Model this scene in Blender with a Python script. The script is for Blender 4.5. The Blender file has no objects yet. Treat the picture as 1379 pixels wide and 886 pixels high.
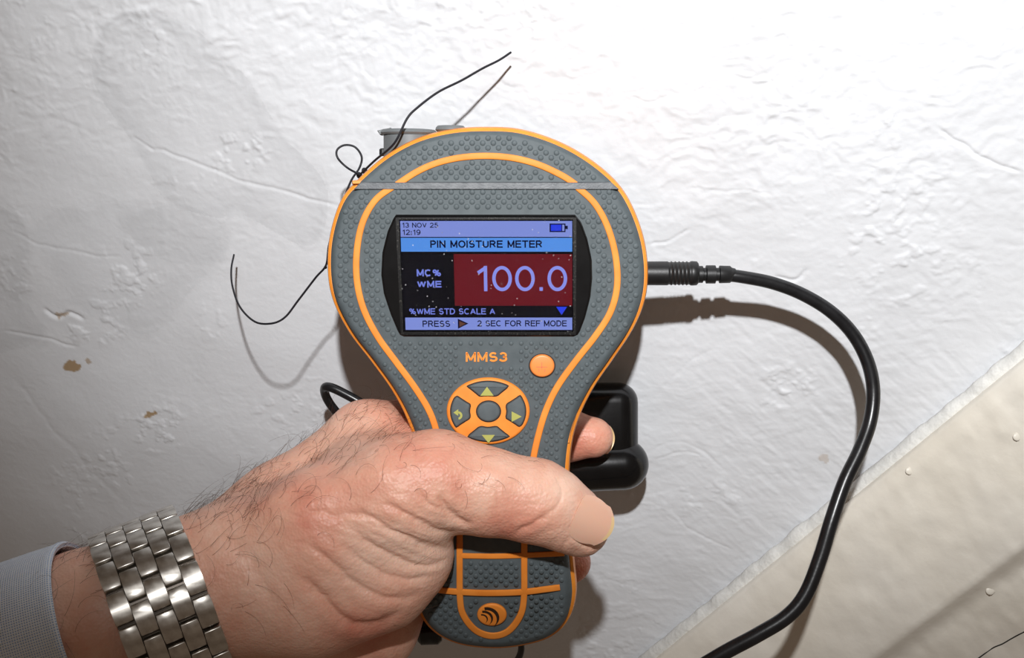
import bpy, bmesh, math, random
import numpy as np
from mathutils import Vector, Matrix, noise as mnoise

random.seed(7)
rng = np.random.default_rng(7)
SC = bpy.context.scene
COL = SC.collection

# ------------------------------------------------------------------ camera
F = 1600.0            # focal length in photograph pixels
CX, CY = 689.5, 443.0
CAMZ = 1.5
cam_d = bpy.data.cameras.new('camera')
cam = bpy.data.objects.new('camera', cam_d)
COL.objects.link(cam)
cam.location = (0, 0, CAMZ)
cam.rotation_euler = (math.pi / 2, 0, 0)
cam_d.sensor_fit = 'HORIZONTAL'
cam_d.sensor_width = 36.0
cam_d.lens = 36.0 * F / 1379.0
cam_d.clip_start = 0.01
cam_d.clip_end = 50
SC.camera = cam

# ------------------------------------------------------------------ world, flash, exposure
w = bpy.data.worlds.new('world')
SC.world = w
w.use_nodes = True
bgn = w.node_tree.nodes['Background']
bgn.inputs['Color'].default_value = (1.0, 0.75, 0.56, 1)
bgn.inputs['Strength'].default_value = 0.105

def lamp(name, kind, loc, target, power, **kw):
    d = bpy.data.lights.new(name, kind)
    d.energy = power
    for k, v in kw.items():
        setattr(d, k, v)
    o = bpy.data.objects.new(name, d)
    COL.objects.link(o)
    o.location = loc
    o.rotation_euler = (Vector(target) - Vector(loc)).to_track_quat('-Z', 'Y').to_euler()
    return o

# the camera's own flash: above and behind the lens
FLASH = Vector((0.0, -0.14, CAMZ + 0.15))
fl_ = lamp('camera_flash', 'SPOT', FLASH, (0.052, 0.43, CAMZ + 0.076), 18.8,
     spot_size=math.radians(48), spot_blend=1.0, shadow_soft_size=0.007, color=(0.985, 0.99, 1.0))
fl_.scale = (1.45, 1, 1)      # a flash reflector throws a wide beam

SC.view_settings.view_transform = 'Standard'
SC.view_settings.look = 'None'
SC.view_settings.gamma = 1.0
SC.view_settings.exposure = 0.0
SC.view_settings.use_curve_mapping = False

# ------------------------------------------------------------------ helpers
def W(u, v, d):
    """world point seen at photograph position (u, v) and lying at depth d"""
    return Vector(((u - CX) * d / F, d, CAMZ - (v - CY) * d / F))

def s2l(c):
    c = c / 255.0
    return c / 12.92 if c <= 0.04045 else ((c + 0.055) / 1.055) ** 2.4

def rgb(r, g, b):
    return (s2l(r), s2l(g), s2l(b), 1.0)

def tag(o, label=None, cat=None, group=None, kind=None):
    if label: o['label'] = label
    if cat: o['category'] = cat
    if group: o['group'] = group
    if kind: o['kind'] = kind
    return o

def empty(name, loc, label=None, cat=None, group=None):
    o = bpy.data.objects.new(name, None)
    o.empty_display_size = 0.01
    COL.objects.link(o)
    o.location = loc
    return tag(o, label, cat, group)

def origin_of(p):
    v = Vector((0, 0, 0))
    while p is not None:
        v += p.location
        p = p.parent
    return v

def mesh(name, verts, faces, mat=None, parent=None, smooth=True, origin=None):
    """verts in world space; becomes one object (child keeps its parent's origin)"""
    org = origin_of(parent) if parent is not None else (Vector(origin) if origin is not None else Vector((0, 0, 0)))
    me = bpy.data.meshes.new(name)
    V = np.array([tuple(v) for v in verts] if not isinstance(verts, np.ndarray) else verts, dtype=float) - np.array(org)
    me.from_pydata(V.tolist(), [], [tuple(int(i) for i in f) for f in faces])
    me.validate()
    me.update()
    if smooth:
        me.polygons.foreach_set('use_smooth', [True] * len(me.polygons))
    if mat: me.materials.append(mat)
    o = bpy.data.objects.new(name, me)
    COL.objects.link(o)
    if parent is not None:
        o.parent = parent
    else:
        o.location = org
    return o

def auto_smooth(o, ang=35):
    me = o.data
    bm = bmesh.new(); bm.from_mesh(me)
    bmesh.ops.recalc_face_normals(bm, faces=bm.faces)
    for e in bm.edges:
        if len(e.link_faces) == 2:
            e.smooth = e.calc_face_angle(0) < math.radians(ang)
    bm.to_mesh(me); bm.free()
    return o

# ---- materials
def mat(name, col, rough=0.5, metal=0.0, spec=0.5, **kw):
    m = bpy.data.materials.new(name)
    m.use_nodes = True
    b = m.node_tree.nodes['Principled BSDF']
    b.inputs['Base Color'].default_value = col
    b.inputs['Roughness'].default_value = rough
    b.inputs['Metallic'].default_value = metal
    b.inputs['Specular IOR Level'].default_value = spec
    for k, v in kw.items():
        b.inputs[k.replace('_', ' ')].default_value = v
    return m

def add_noise(m, c1, c2, scale=60, detail=4, bump=0.0, bscale=None, lo=0.35, hi=0.65, bdist=0.0003, rough_var=None):
    nt = m.node_tree; N = nt.nodes; L = nt.links
    b = N['Principled BSDF']
    tc = N.new('ShaderNodeTexCoord')
    n = N.new('ShaderNodeTexNoise'); n.inputs['Scale'].default_value = scale; n.inputs['Detail'].default_value = detail
    L.new(tc.outputs['Object'], n.inputs['Vector'])
    r = N.new('ShaderNodeValToRGB')
    r.color_ramp.elements[0].position = lo; r.color_ramp.elements[0].color = c1
    r.color_ramp.elements[1].position = hi; r.color_ramp.elements[1].color = c2
    L.new(n.outputs['Fac'], r.inputs['Fac']); L.new(r.outputs['Color'], b.inputs['Base Color'])
    if bump:
        n2 = N.new('ShaderNodeTexNoise'); n2.inputs['Scale'].default_value = bscale or scale * 4; n2.inputs['Detail'].default_value = 5
        L.new(tc.outputs['Object'], n2.inputs['Vector'])
        bp = N.new('ShaderNodeBump'); bp.inputs['Strength'].default_value = bump; bp.inputs['Distance'].default_value = bdist
        L.new(n2.outputs['Fac'], bp.inputs['Height']); L.new(bp.outputs['Normal'], b.inputs['Normal'])
    if rough_var:
        mr = N.new('ShaderNodeMapRange'); mr.inputs['To Min'].default_value = rough_var[0]; mr.inputs['To Max'].default_value = rough_var[1]
        L.new(n.outputs['Fac'], mr.inputs['Value']); L.new(mr.outputs['Result'], b.inputs['Roughness'])
    return m

M_GREY = add_noise(mat('grey_rubber', rgb(82, 90, 93), 0.6, spec=.35), rgb(78, 86, 89), rgb(86, 94, 97), 300, bump=0.25, bscale=3500, bdist=0.00005)
M_DGREY = add_noise(mat('dark_grey_plastic', rgb(82, 86, 90), 0.4), rgb(72, 76, 80), rgb(96, 99, 102), 400, bump=0.5, bscale=2600, bdist=0.0001)
M_CAPG = add_noise(mat('smooth_grey_plastic', rgb(104, 108, 110), 0.5), rgb(100, 104, 106), rgb(108, 112, 114), 200)
M_ORANGE = add_noise(mat('orange_plastic', rgb(236, 140, 52), 0.55, spec=.3), rgb(230, 134, 48), rgb(240, 146, 58), 150)
M_BUMPER = add_noise(mat('orange_rubber', rgb(236, 145, 50), 0.42), rgb(230, 138, 44), rgb(240, 150, 54), 150)
M_BLACK = add_noise(mat('black_gloss', rgb(16, 16, 17), 0.16), rgb(12, 12, 13), rgb(18, 18, 19), 120)
M_BLACKM = add_noise(mat('black_matt', rgb(24, 24, 25), 0.42), rgb(20, 20, 21), rgb(30, 30, 31), 120, bump=0.2, bscale=1500, bdist=0.0001)
M_CABLE = add_noise(mat('black_cable', rgb(24, 24, 26), 0.3), rgb(20, 20, 22), rgb(30, 30, 32), 200, bump=0.2, bscale=900, bdist=0.0001)
M_PROBE = add_noise(mat('black_probe_plastic', rgb(10, 10, 11), 0.2), rgb(8, 8, 9), rgb(12, 12, 13), 200, bump=0.1, bscale=700, bdist=0.0001)
M_THREAD = mat('black_thread', rgb(18, 18, 26), 0.6)
M_ICON = mat('yellow_green_print', rgb(168, 168, 84), 0.5)
M_STEEL = add_noise(mat('brushed_steel', rgb(200, 196, 188), 0.28, 1.0), rgb(190, 184, 176), rgb(222, 218, 210), 300, rough_var=(0.22, 0.42))
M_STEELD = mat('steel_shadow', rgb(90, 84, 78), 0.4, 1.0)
M_NAIL = mat('fingernail', rgb(224, 176, 152), 0.28, spec=0.5, Subsurface_Weight=0.25, Subsurface_Scale=0.002)
M_NAILE = mat('fingernail_edge', rgb(222, 190, 140), 0.4)
M_HAIR = mat('body_hair', rgb(78, 50, 34), 0.5)

def emis(name, col, s=1.0):
    m = mat(name, (0.004, 0.004, 0.006, 1), 0.35)
    b = m.node_tree.nodes['Principled BSDF']
    b.inputs['Specular IOR Level'].default_value = 0.05
    b.inputs['Emission Color'].default_value = col
    b.inputs['Emission Strength'].default_value = s
    return m

# ---- curves
def catmull(P, n=8, closed=False):
    P = [np.array(p, dtype=float) for p in P]
    N = len(P); out = []
    rngi = range(N) if closed else range(N - 1)
    for i in rngi:
        p0 = P[(i - 1) % N] if closed or i > 0 else 2 * P[0] - P[1]
        p1 = P[i]; p2 = P[(i + 1) % N]
        p3 = P[(i + 2) % N] if closed or i < N - 2 else 2 * P[-1] - P[-2]
        for k in range(n):
            t = k / n
            out.append(0.5 * ((2 * p1) + (-p0 + p2) * t + (2 * p0 - 5 * p1 + 4 * p2 - p3) * t * t + (-p0 + 3 * p1 - 3 * p2 + p3) * t ** 3))
    if not closed: out.append(P[-1])
    return np.array(out)

def resample(P, step, closed=False):
    Q = np.vstack([P, P[:1]]) if closed else P
    seg = np.linalg.norm(np.diff(Q, axis=0), axis=1)
    s = np.concatenate([[0], np.cumsum(seg)])
    n = max(2, int(round(s[-1] / step)))
    t = np.linspace(0, s[-1], n + 1)
    R = np.stack([np.interp(t, s, Q[:, k]) for k in range(Q.shape[1])], 1)
    return R[:-1] if closed else R

def tube_geo(P, R, seg=10, cap=True, vo=0):
    """P: n x 3 world points, R: radius or list"""
    P = np.array([tuple(p) for p in P], dtype=float); n = len(P)
    R = np.full(n, R) if np.isscalar(R) else np.array(R)
    T = np.gradient(P, axis=0); T /= np.linalg.norm(T, axis=1)[:, None] + 1e-12
    up = np.array([0, 1.0, 0]) if abs(T[0][1]) < 0.9 else np.array([1.0, 0, 0])
    V = []; nrm = up - T[0] * up.dot(T[0]); nrm /= np.linalg.norm(nrm)
    for i in range(n):
        nrm = nrm - T[i] * nrm.dot(T[i]); nrm /= np.linalg.norm(nrm)
        bi = np.cross(T[i], nrm)
        for k in range(seg):
            a = 2 * math.pi * k / seg
            V.append(P[i] + R[i] * (math.cos(a) * nrm + math.sin(a) * bi))
    Fc = []
    for i in range(n - 1):
        for k in range(seg):
            k2 = (k + 1) % seg
            Fc.append((vo + i * seg + k, vo + i * seg + k2, vo + (i + 1) * seg + k2, vo + (i + 1) * seg + k))
    if cap:
        Fc.append(tuple(vo + k for k in range(seg))[::-1])
        Fc.append(tuple(vo + (n - 1) * seg + k for k in range(seg)))
    return V, Fc

def tube(name, pts, r, m, parent=None, seg=10, sub=8, **kw):
    P = catmull([tuple(p) for p in pts], sub) if sub else np.array([tuple(p) for p in pts])
    if not np.isscalar(r):
        r = np.interp(np.linspace(0, 1, len(P)), np.linspace(0, 1, len(r)), r)
    V, Fc = tube_geo(P, r, seg)
    o = mesh(name, np.array(V), Fc, m, parent, **kw)
    return auto_smooth(o, 60)

def box_geo(c, x, y, z, hx, hy, hz, vo=0):
    c = np.array(c); V = []
    for sx in (-1, 1):
        for sy in (-1, 1):
            for sz in (-1, 1):
                V.append(c + np.array(x) * hx * sx + np.array(y) * hy * sy + np.array(z) * hz * sz)
    Fc = [(0, 1, 3, 2), (4, 6, 7, 5), (0, 4, 5, 1), (2, 3, 7, 6), (0, 2, 6, 4), (1, 5, 7, 3)]
    return V, [tuple(vo + i for i in f) for f in Fc]

def bevel(o, width, seg=2, angle=30):
    bm = bmesh.new(); bm.from_mesh(o.data)
    bmesh.ops.recalc_face_normals(bm, faces=bm.faces)
    es = [e for e in bm.edges if len(e.link_faces) == 2 and e.calc_face_angle(0) > math.radians(angle)]
    bmesh.ops.bevel(bm, geom=es, offset=width, segments=seg, affect='EDGES', profile=0.5)
    bmesh.ops.recalc_face_normals(bm, faces=bm.faces)
    bm.to_mesh(o.data); bm.free()
    o.data.polygons.foreach_set('use_smooth', [True] * len(o.data.polygons))
    return auto_smooth(o, 40)

# ---- value noise in numpy
def vnoise(x, y, seed=0):
    r = np.random.default_rng(seed); T = r.random((256, 256))
    xi = np.floor(x).astype(int); yi = np.floor(y).astype(int)
    fx = x - xi; fy = y - yi
    fx = fx * fx * fx * (fx * (fx * 6 - 15) + 10); fy = fy * fy * fy * (fy * (fy * 6 - 15) + 10)
    a = T[xi % 256, yi % 256]; b = T[(xi + 1) % 256, yi % 256]
    c = T[xi % 256, (yi + 1) % 256]; d = T[(xi + 1) % 256, (yi + 1) % 256]
    return (a * (1 - fx) + b * fx) * (1 - fy) + (c * (1 - fx) + d * fx) * fy - 0.5

def fbm(x, y, seed=0, o=4, g=0.5):
    s = 0; a = 1.0
    for i in range(o):
        s = s + a * vnoise(x * 2 ** i + 17.3 * i, y * 2 ** i + 9.1 * i, seed + i); a *= g
    return s

def seg_dist(x, y, P):
    """distance of arrays x, y to polyline P, and the parameter along it"""
    best = np.full(x.shape, 1e9); par = np.zeros(x.shape)
    L = 0.0; P = np.array(P, dtype=float)
    tot = np.sum(np.linalg.norm(np.diff(P, axis=0), axis=1))
    for a, b in zip(P[:-1], P[1:]):
        ab = b - a; l = np.linalg.norm(ab)
        t = np.clip(((x - a[0]) * ab[0] + (y - a[1]) * ab[1]) / (l * l), 0, 1)
        d = np.hypot(x - a[0] - t * ab[0], y - a[1] - t * ab[1])
        m = d < best
        best = np.where(m, d, best); par = np.where(m, (L + t * l) / tot, par)
        L += l
    return best, par

def in_poly(x, y, P):
    x = np.asarray(x, float); y = np.asarray(y, float)
    c = np.zeros(x.shape, bool); P = np.array(P); j = len(P) - 1
    for i in range(len(P)):
        xi, yi = P[i]; xj, yj = P[j]
        hit = ((yi > y) != (yj > y)) & (x < (xj - xi) * (y - yi) / (yj - yi + 1e-12) + xi)
        c ^= hit; j = i
    return c

# ================================================================== WALL
WALL_D0 = 0.446
YW = math.tan(math.radians(14))         # and turns away to the left
WT = math.tan(math.radians(30))        # leans towards the camera at the top
# plane: y = WALL_D0 + (CAMZ - z) * WT - x * YW
def wall_depth(u, v):
    k = (v - CY) / F
    return WALL_D0 / (1 - k * WT + (u - CX) / F * YW)

def axis_vals(lo, hi, step, far):
    core = np.arange(lo, hi + step / 2, step)
    g = np.geomspace(0.004, far, 14)
    return np.concatenate([lo - g[::-1], core, hi + g])

gx = axis_vals(-0.25, 0.27, 0.00055, 1.2)
gs = axis_vals(-0.17, 0.185, 0.00055, 1.0)       # distance down the slope
sa, ca = math.sin(math.radians(30)), math.cos(math.radians(30))
X, S = np.meshgrid(gx, gs)
Yp = WALL_D0 + S * sa - X * YW
Zp = CAMZ - S * ca
U = CX + X / Yp * F
V_ = CY + (CAMZ - Zp) / Yp * F
near = np.clip(1 - np.maximum(np.abs(X) - 0.3, 0) * 4, 0, 1)
# low swell, lumpy paint relief, wrinkles
h = 0.0016 * fbm(X * 18, S * 18, 1, 3)
wx = X * 1000 + 5 * fbm(X * 90, S * 90, 11, 3); ws = S * 1000 + 5 * fbm(X * 90, S * 90, 21, 3)
rid = 1 - np.abs(2 * fbm(wx / 6.5, ws / 4.5, 31, 2)) * 1.3
rid2 = np.clip(fbm(wx / 4.2, ws / 3.2, 41, 3) * 1.6, -0.6, 0.9)
maskA = 1 / (1 + np.exp((V_ - 150 - 0.12 * (U - 200) - 160 * fbm(X * 14, S * 14, 51, 2)) / 45.0))     # heavy texture at the top
maskB = np.clip(0.5 + 1.6 * fbm(X * 22, S * 22, 61, 3), 0, 1)
h += (0.00022 * rid + 0.00026 * rid2) * (0.25 + 0.95 * maskA) * (0.5 + 0.5 * maskB)
h += 0.00016 * np.clip(fbm(wx / 9, ws / 2.6, 66, 3), -.3, .6) * (U > 700) * np.clip((V_ - 150) / 300, 0, 1)
h += 0.00006 * fbm(X * 900, S * 900, 71, 3)
# brush / trowel streaks on the lower right
st = fbm((X + S) * 60, (X - S) * 420, 81, 3)
h += 0.00020 * st * np.clip((U - 820) / 200, 0, 1) * np.clip((V_ - 330) / 150, 0, 1)
# scattered flaky paint edges
fl = fbm(X * 260, S * 260, 91, 4)
mfl = np.clip(2.2 * fbm(X * 40, S * 40, 95, 2) - 0.25 + 0.5 * np.exp(-((U - 1060) ** 2 + (V_ - 330) ** 2) / 26000.0) + 0.5 * np.exp(-((U - 880) ** 2 + (V_ - 345) ** 2) / 4000.0), 0, 1)
h += 0.00028 * (fl > 0.12) * mfl + 0.0002 * (fl > 0.3) * mfl
def crack(P, w, dep, lip=0.3):
    global h
    Pw = catmull(P, 6); Pw = Pw + np.stack([6 * fbm(Pw[:, 0] / 25, Pw[:, 1] / 25, 7, 2), 6 * fbm(Pw[:, 0] / 25, Pw[:, 1] / 25, 8, 2)], 1)
    sub = (U > Pw[:, 0].min() - 30) & (U < Pw[:, 0].max() + 30) & (V_ > Pw[:, 1].min() - 30) & (V_ < Pw[:, 1].max() + 30)
    d, t = seg_dist(U[sub], V_[sub], Pw)
    fade = np.clip(np.minimum(t, 1 - t) * 8, 0, 1)
    dep *= .62; w *= .85
    h[sub] += (-dep * np.exp(-(d / w) ** 2) + 0.35 * lip * dep * np.exp(-((d - 2.6 * w) / (1.4 * w)) ** 2)) * fade
    return d, t, sub
crack([(188, 198), (230, 180 + 27), (300, 232), (370, 255), (470, 280)], 2.0, 0.0005)
crack([(180, 185), (210, 205)], 1.5, 0.0004)
crack([(1255, 168), (1290, 190), (1330, 214), (1385, 232)], 2.4, 0.0009)
crack([(850, 130), (875, 137), (900, 128)], 1.6, 0.0005)
crack([(925, 123), (950, 118), (975, 126)], 1.5, 0.0004)
crack([(1030, 95), (1050, 125), (1058, 145)], 1.5, 0.0004)
crack([(875, 330), (905, 320), (930, 305)], 1.8, 0.0005)
crack([(1045, 372), (1070, 377), (1090, 360)], 2.5, 0.0008)
crack([(870, 605), (930, 600), (980, 640)], 1.6, 0.0002)
crack([(880, 540), (925, 490), (965, 470)], 1.8, 0.00018)
crack([(60, 415), (80, 425), (95, 420), (115, 432)], 2.4, 0.0012)
crack([(0, 445), (50, 455), (110, 468)], 1.6, 0.0005)
crack([(10, 505), (60, 560), (110, 620), (170, 680)], 3.5, 0.00025)
crack([(0, 110), (60, 150), (120, 180), (180, 215)], 3.0, 0.00012)
crack([(920, 255), (980, 256), (1040, 258)], 1.2, 0.0003)
crack([(1080, 120), (1110, 260), (1100, 300)], 1.5, 0.0002)
crack([(10, 310), (60, 330), (170, 350)], 1.8, 0.0003)
crack([(880, 618), (930, 612), (950, 620)], 1.4, 0.0003)
crack([(1030, 540), (1080, 500), (1100, 495)], 1.5, 0.00015)
crack([(905, 690), (930, 715), (990, 742)], 1.6, 0.0003)
h *= near
N0 = np.array([0, -ca, -sa])
VX = np.stack([X, Yp + N0[1] * h, Zp + N0[2] * h], -1)
ny, nx = X.shape
idx = np.arange(nx * ny).reshape(ny, nx)
quads = np.stack([idx[:-1, :-1], idx[1:, :-1], idx[1:, 1:], idx[:-1, 1:]], -1).reshape(-1, 4)
me = bpy.data.meshes.new('wall_back')
me.vertices.add(nx * ny); me.vertices.foreach_set('co', VX.reshape(-1).astype(np.float32))
me.loops.add(quads.size); me.loops.foreach_set('vertex_index', quads.reshape(-1).astype(np.int32))
me.polygons.add(len(quads)); me.polygons.foreach_set('loop_start', np.arange(0, quads.size, 4, dtype=np.int32))
me.polygons.foreach_set('use_smooth', np.ones(len(quads), bool))
me.update(calc_edges=True)
# damp tide marks and stains: paint colour
tone = np.ones_like(X)
def sstep(a, b, x):
    t = np.clip((x - a) / (b - a), 0, 1); return t * t * (3 - 2 * t)
def patch(P, dark, soft, fadeto=None):
    global tone
    P = catmull(P, 6, True)
    ins = in_poly(U, V_, P)
    sub = (U > P[:, 0].min() - 60) & (U < P[:, 0].max() + 60) & (V_ > P[:, 1].min() - 60) & (V_ < P[:, 1].max() + 60)
    d = np.full(U.shape, 99.0)
    d[sub], _ = seg_dist(U[sub] + 14 * fbm(U[sub] / 30, V_[sub] / 30, 3, 3), V_[sub] + 14 * fbm(U[sub] / 30, V_[sub] / 30, 5, 3), np.vstack([P, P[:1]]))
    sd = np.where(ins, -d, d)
    m = 1 - sstep(-soft, soft, sd)
    if fadeto: m = m * (0.12 + 0.88 * np.exp(-np.clip(-sd, 0, None) / fadeto))
    tone *= 1 - dark * m
patch([(170, 15), (128, 60), (130, 120), (170, 180), (200, 230), (225, 270), (290, 292), (330, 290), (420, 330), (440, 250), (380, 180), (330, 100), (250, 30)], 0.13, 5, 45)
patch([(-40, 280), (20, 290), (40, 330), (35, 400), (60, 450), (20, 470), (-40, 460)], 0.12, 10, 60)
patch([(50, 300), (150, 275), (230, 290), (300, 330), (250, 400), (200, 450), (120, 420), (70, 360)], 0.10, 14, 90)
patch([(190, 285), (250, 275), (310, 310), (290, 350), (220, 350), (160, 300)], 0.08, 6, 40)
tone *= 1 - 0.05 * np.clip(fbm(X * 25, S * 25, 101, 4) + .2, 0, 1)
warm = np.zeros_like(X)
for (a, b, ra, rb, s) in [(97, 493, 13, 6, 1), (203, 556, 8, 5, 1), (118, 487, 6, 3, .7), (1110, 618, 7, 5, .4), (82, 424, 9, 5, .7)]:
    q = ((U - a + 6 * fbm(U / 7, V_ / 7, 55, 2)) / ra) ** 2 + ((V_ - b + 6 * fbm(U / 7, V_ / 7, 57, 2)) / rb) ** 2
    warm = np.maximum(warm, s * (1 - sstep(0.7, 1.15, q)))
cl = np.stack([tone * (1 - warm * .45), tone * (1 - warm * .62), tone * (1 - warm * .78), np.ones_like(tone)], -1)
ca_ = me.color_attributes.new('paint', 'FLOAT_COLOR', 'POINT')
ca_.data.foreach_set('color', cl.reshape(-1).astype(np.float32))
M_WALL = mat('painted_plaster', rgb(226, 227, 228), 0.62, spec=0.3)
nt = M_WALL.node_tree; b = nt.nodes['Principled BSDF']
at = nt.nodes.new('ShaderNodeAttribute'); at.attribute_name = 'paint'
mx = nt.nodes.new('ShaderNodeMix'); mx.data_type = 'RGBA'; mx.blend_type = 'MULTIPLY'; mx.inputs['Factor'].default_value = 1.0
mx.inputs['A'].default_value = rgb(222, 224, 227)
nt.links.new(at.outputs['Color'], mx.inputs['B']); nt.links.new(mx.outputs['Result'], b.inputs['Base Color'])
tc = nt.nodes.new('ShaderNodeTexCoord')
n1 = nt.nodes.new('ShaderNodeTexNoise'); n1.inputs['Scale'].default_value = 900; n1.inputs['Detail'].default_value = 4
nt.links.new(tc.outputs['Object'], n1.inputs['Vector'])
bp = nt.nodes.new('ShaderNodeBump'); bp.inputs['Strength'].default_value = 0.35; bp.inputs['Distance'].default_value = 0.00015
nt.links.new(n1.outputs['Fac'], bp.inputs['Height']); nt.links.new(bp.outputs['Normal'], b.inputs['Normal'])
me.materials.append(M_WALL)
wall = bpy.data.objects.new('wall_back', me); COL.objects.link(wall)
tag(wall, 'white painted uneven plaster surface with damp marks and cracks', kind='structure')

# ---- painted timber board running up to the right, lower right corner
M_BOARD = add_noise(mat('cream_gloss_paint', rgb(232, 226, 212), 0.42), rgb(226, 219, 204), rgb(233, 228, 217), 14, 5, bump=0.5, bscale=160, bdist=0.0006)
M_CAULK = add_noise(mat('filler_bead', rgb(228, 228, 224), 0.6), rgb(210, 210, 206), rgb(232, 232, 228), 120, 4, bump=0.8, bscale=500, bdist=0.0006)
def board():
    A = np.array([1379.0, 480.0]); B = np.array([868.0, 896.0])
    e = (B - A) / np.linalg.norm(B - A); nrm = np.array([0.632, 0.775])
    ts = np.arange(-420, 1000, 4.0)
    # (distance from joint in px, proud of wall in m)
    prof = [(-2, -0.006), (0, 0.004), (3, 0.0115), (9, 0.0150), (30, 0.0185)] + [(q, 0.0185 + (q - 30) * 0.00014) for q in range(36, 190, 6)]
    q0 = prof[-1]
    prof += [(q0[0] + 5, q0[1] - 0.0008), (q0[0] + 10, q0[1] - 0.0022), (q0[0] + 16, q0[1] - 0.0034), (q0[0] + 24, q0[1] - 0.0036)]
    q1 = prof[-1]
    prof += [(q1[0] + k, q1[1] + k * 0.0001) for k in range(6, 600, 8)]
    Vt = []; rows = len(ts); cols = len(prof)
    for t in ts:
        for (q, pr) in prof:
            skew = 1 + 0.00042 * (420 - t) * (q > 30) * 0.55
            p = A + e * t + nrm * q * skew
            n = mnoise.fractal(Vector((t / 60, q / 60, 3.1)), 1.0, 2.0, 4) * 0.0009
            if q > 200: n += mnoise.fractal(Vector((t / 22, q / 30, 9.1)), 1.0, 2.0, 4) * 0.0006
            d = wall_depth(p[0], p[1])
            Vt.append(W(p[0], p[1], d - pr - n * (q > 5)))
    Fc = [(i * cols + j, i * cols + j + 1, (i + 1) * cols + j + 1, (i + 1) * cols + j) for i in range(rows - 1) for j in range(cols - 1)]
    o = mesh('trim_1', Vt, Fc, M_BOARD)
    tag(o, 'cream painted timber board crossing the lower right corner', kind='structure')
    # filler bead in the joint
    P = []; R = []
    for t in np.arange(-200, 800, 3.0):
        p = A + e * t + nrm * (-3 + 2.5 * mnoise.noise(Vector((t / 25, 0, 0))))
        P.append(W(p[0], p[1], wall_depth(p[0], p[1]) - 0.0045)); R.append(0.0032 + 0.0006 * mnoise.noise(Vector((t / 40, 5, 0))) + .0002 * mnoise.noise(Vector((t / 9, 5, 0))))
    Vb, Fb = tube_geo(P, R, 10)
    o2 = mesh('filler_bead', np.array(Vb), Fb, M_CAULK, o)
    o2['label'] = 'ragged white filler bead along the joint'
    # crack along the far edge of the board
    pts = [W(u_, v_, wall_depth(u_, v_) - pr_) for (u_, v_, pr_) in [(1400, 842, .05), (1379, 852, .05), (1350, 866, .05), (1335, 876, .05), (1300, 895, .05)]]
    return o
trim = board()

def surf_pt(o, u, v, off=0.0):
    """point on object o seen along the ray through (u, v)"""
    d = (W(u, v, 1.0) - Vector((0, 0, CAMZ))).normalized()
    dep = bpy.context.evaluated_depsgraph_get()
    inv = o.matrix_world.inverted()
    hit, loc, nn, fi = o.ray_cast(inv @ Vector((0, 0, CAMZ)), inv.to_3x3() @ d)
    if not hit: return None
    return o.matrix_world @ loc - d * off
bpy.context.view_layer.update()
# dark gap line in the board's lower corner
pp = [surf_pt(trim, a, b_, 0.0001) for a, b_ in [(1400, 842), (1379, 851), (1362, 860), (1350, 867), (1338, 872), (1325, 881), (1310, 892)]]
pp = [p for p in pp if p is not None]
if len(pp) > 3:
    g = tube('board_crack', pp, 0.00022, M_BLACKM, trim, 5, 4)
    g['label'] = 'thin dark crack in the board'
for (a, b_, r) in [(1225, 634, .0014), (1370, 588, .0014), (1334, 795, .0016), (1116, 676, .0012)]:
    c = surf_pt(trim, a, b_)
    if c is None: continue
    bm = bmesh.new(); bmesh.ops.create_uvsphere(bm, u_segments=14, v_segments=8, radius=1)
    Vt = [Vector((v.co.x * r * 1.1, v.co.y * r * .35, v.co.z * r * (1 + .3 * mnoise.noise(v.co * 2)))) + c for v in bm.verts]
    Fc = [[v.index for v in f.verts] for f in bm.faces]; bm.free()
    mesh('paint_blister', Vt, Fc, M_BOARD, trim)

# ================================================================== METER
D0 = 0.368
MT = math.tan(math.radians(6))
MN = Vector((0, -math.cos(math.radians(6)), -math.sin(math.radians(6))))   # face normal, towards the camera
def Mp(u, v, h=0.0):
    """point at (u, v) on the meter's face plane, raised by h metres"""
    d = D0 / (1 - (v - CY) / F * MT)
    if v > 690: d += 0.018 * ((v - 690) / 185.0) ** 2      # the grip curves back towards its end
    return W(u, v, d) + MN * h
PX = D0 / F        # metres per photograph pixel on the face
meter = empty('moisture_meter', Mp(665, 870, -0.02),
              'grey and orange handheld moisture meter with lit screen, gripped in the hand', 'meter')

OUT = [(655, 176), (700, 179), (748, 194), (790, 217), (826, 247), (848, 280), (864, 325), (869, 370), (864, 408), (848, 445),
       (822, 484), (796, 522), (776, 562), (765, 600), (761, 650), (763, 710), (768, 765), (771, 805), (762, 838), (740, 860), (705, 871),
       (665, 875), (620, 870), (588, 855), (568, 830), (561, 795), (563, 740), (566, 690), (567, 640), (561, 595), (549, 560), (530, 525),
       (502, 486), (473, 448), (452, 408), (444, 370), (446, 322), (460, 275), (482, 247), (520, 214), (562, 191), (608, 179)]
OUTL = resample(catmull(OUT, 8, True), 5.0, True)
def poly_normal(P):
    T = np.roll(P, -1, 0) - np.roll(P, 1, 0); T /= np.linalg.norm(T, axis=1)[:, None]
    return np.stack([-T[:, 1], T[:, 0]], 1)      # inward for clockwise-on-screen order
NI = poly_normal(OUTL)
ctr = OUTL.mean(0)
if np.mean(np.sum(NI * (ctr - OUTL), 1)) < 0: NI = -NI
def inset(d): return OUTL + NI * d

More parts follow.
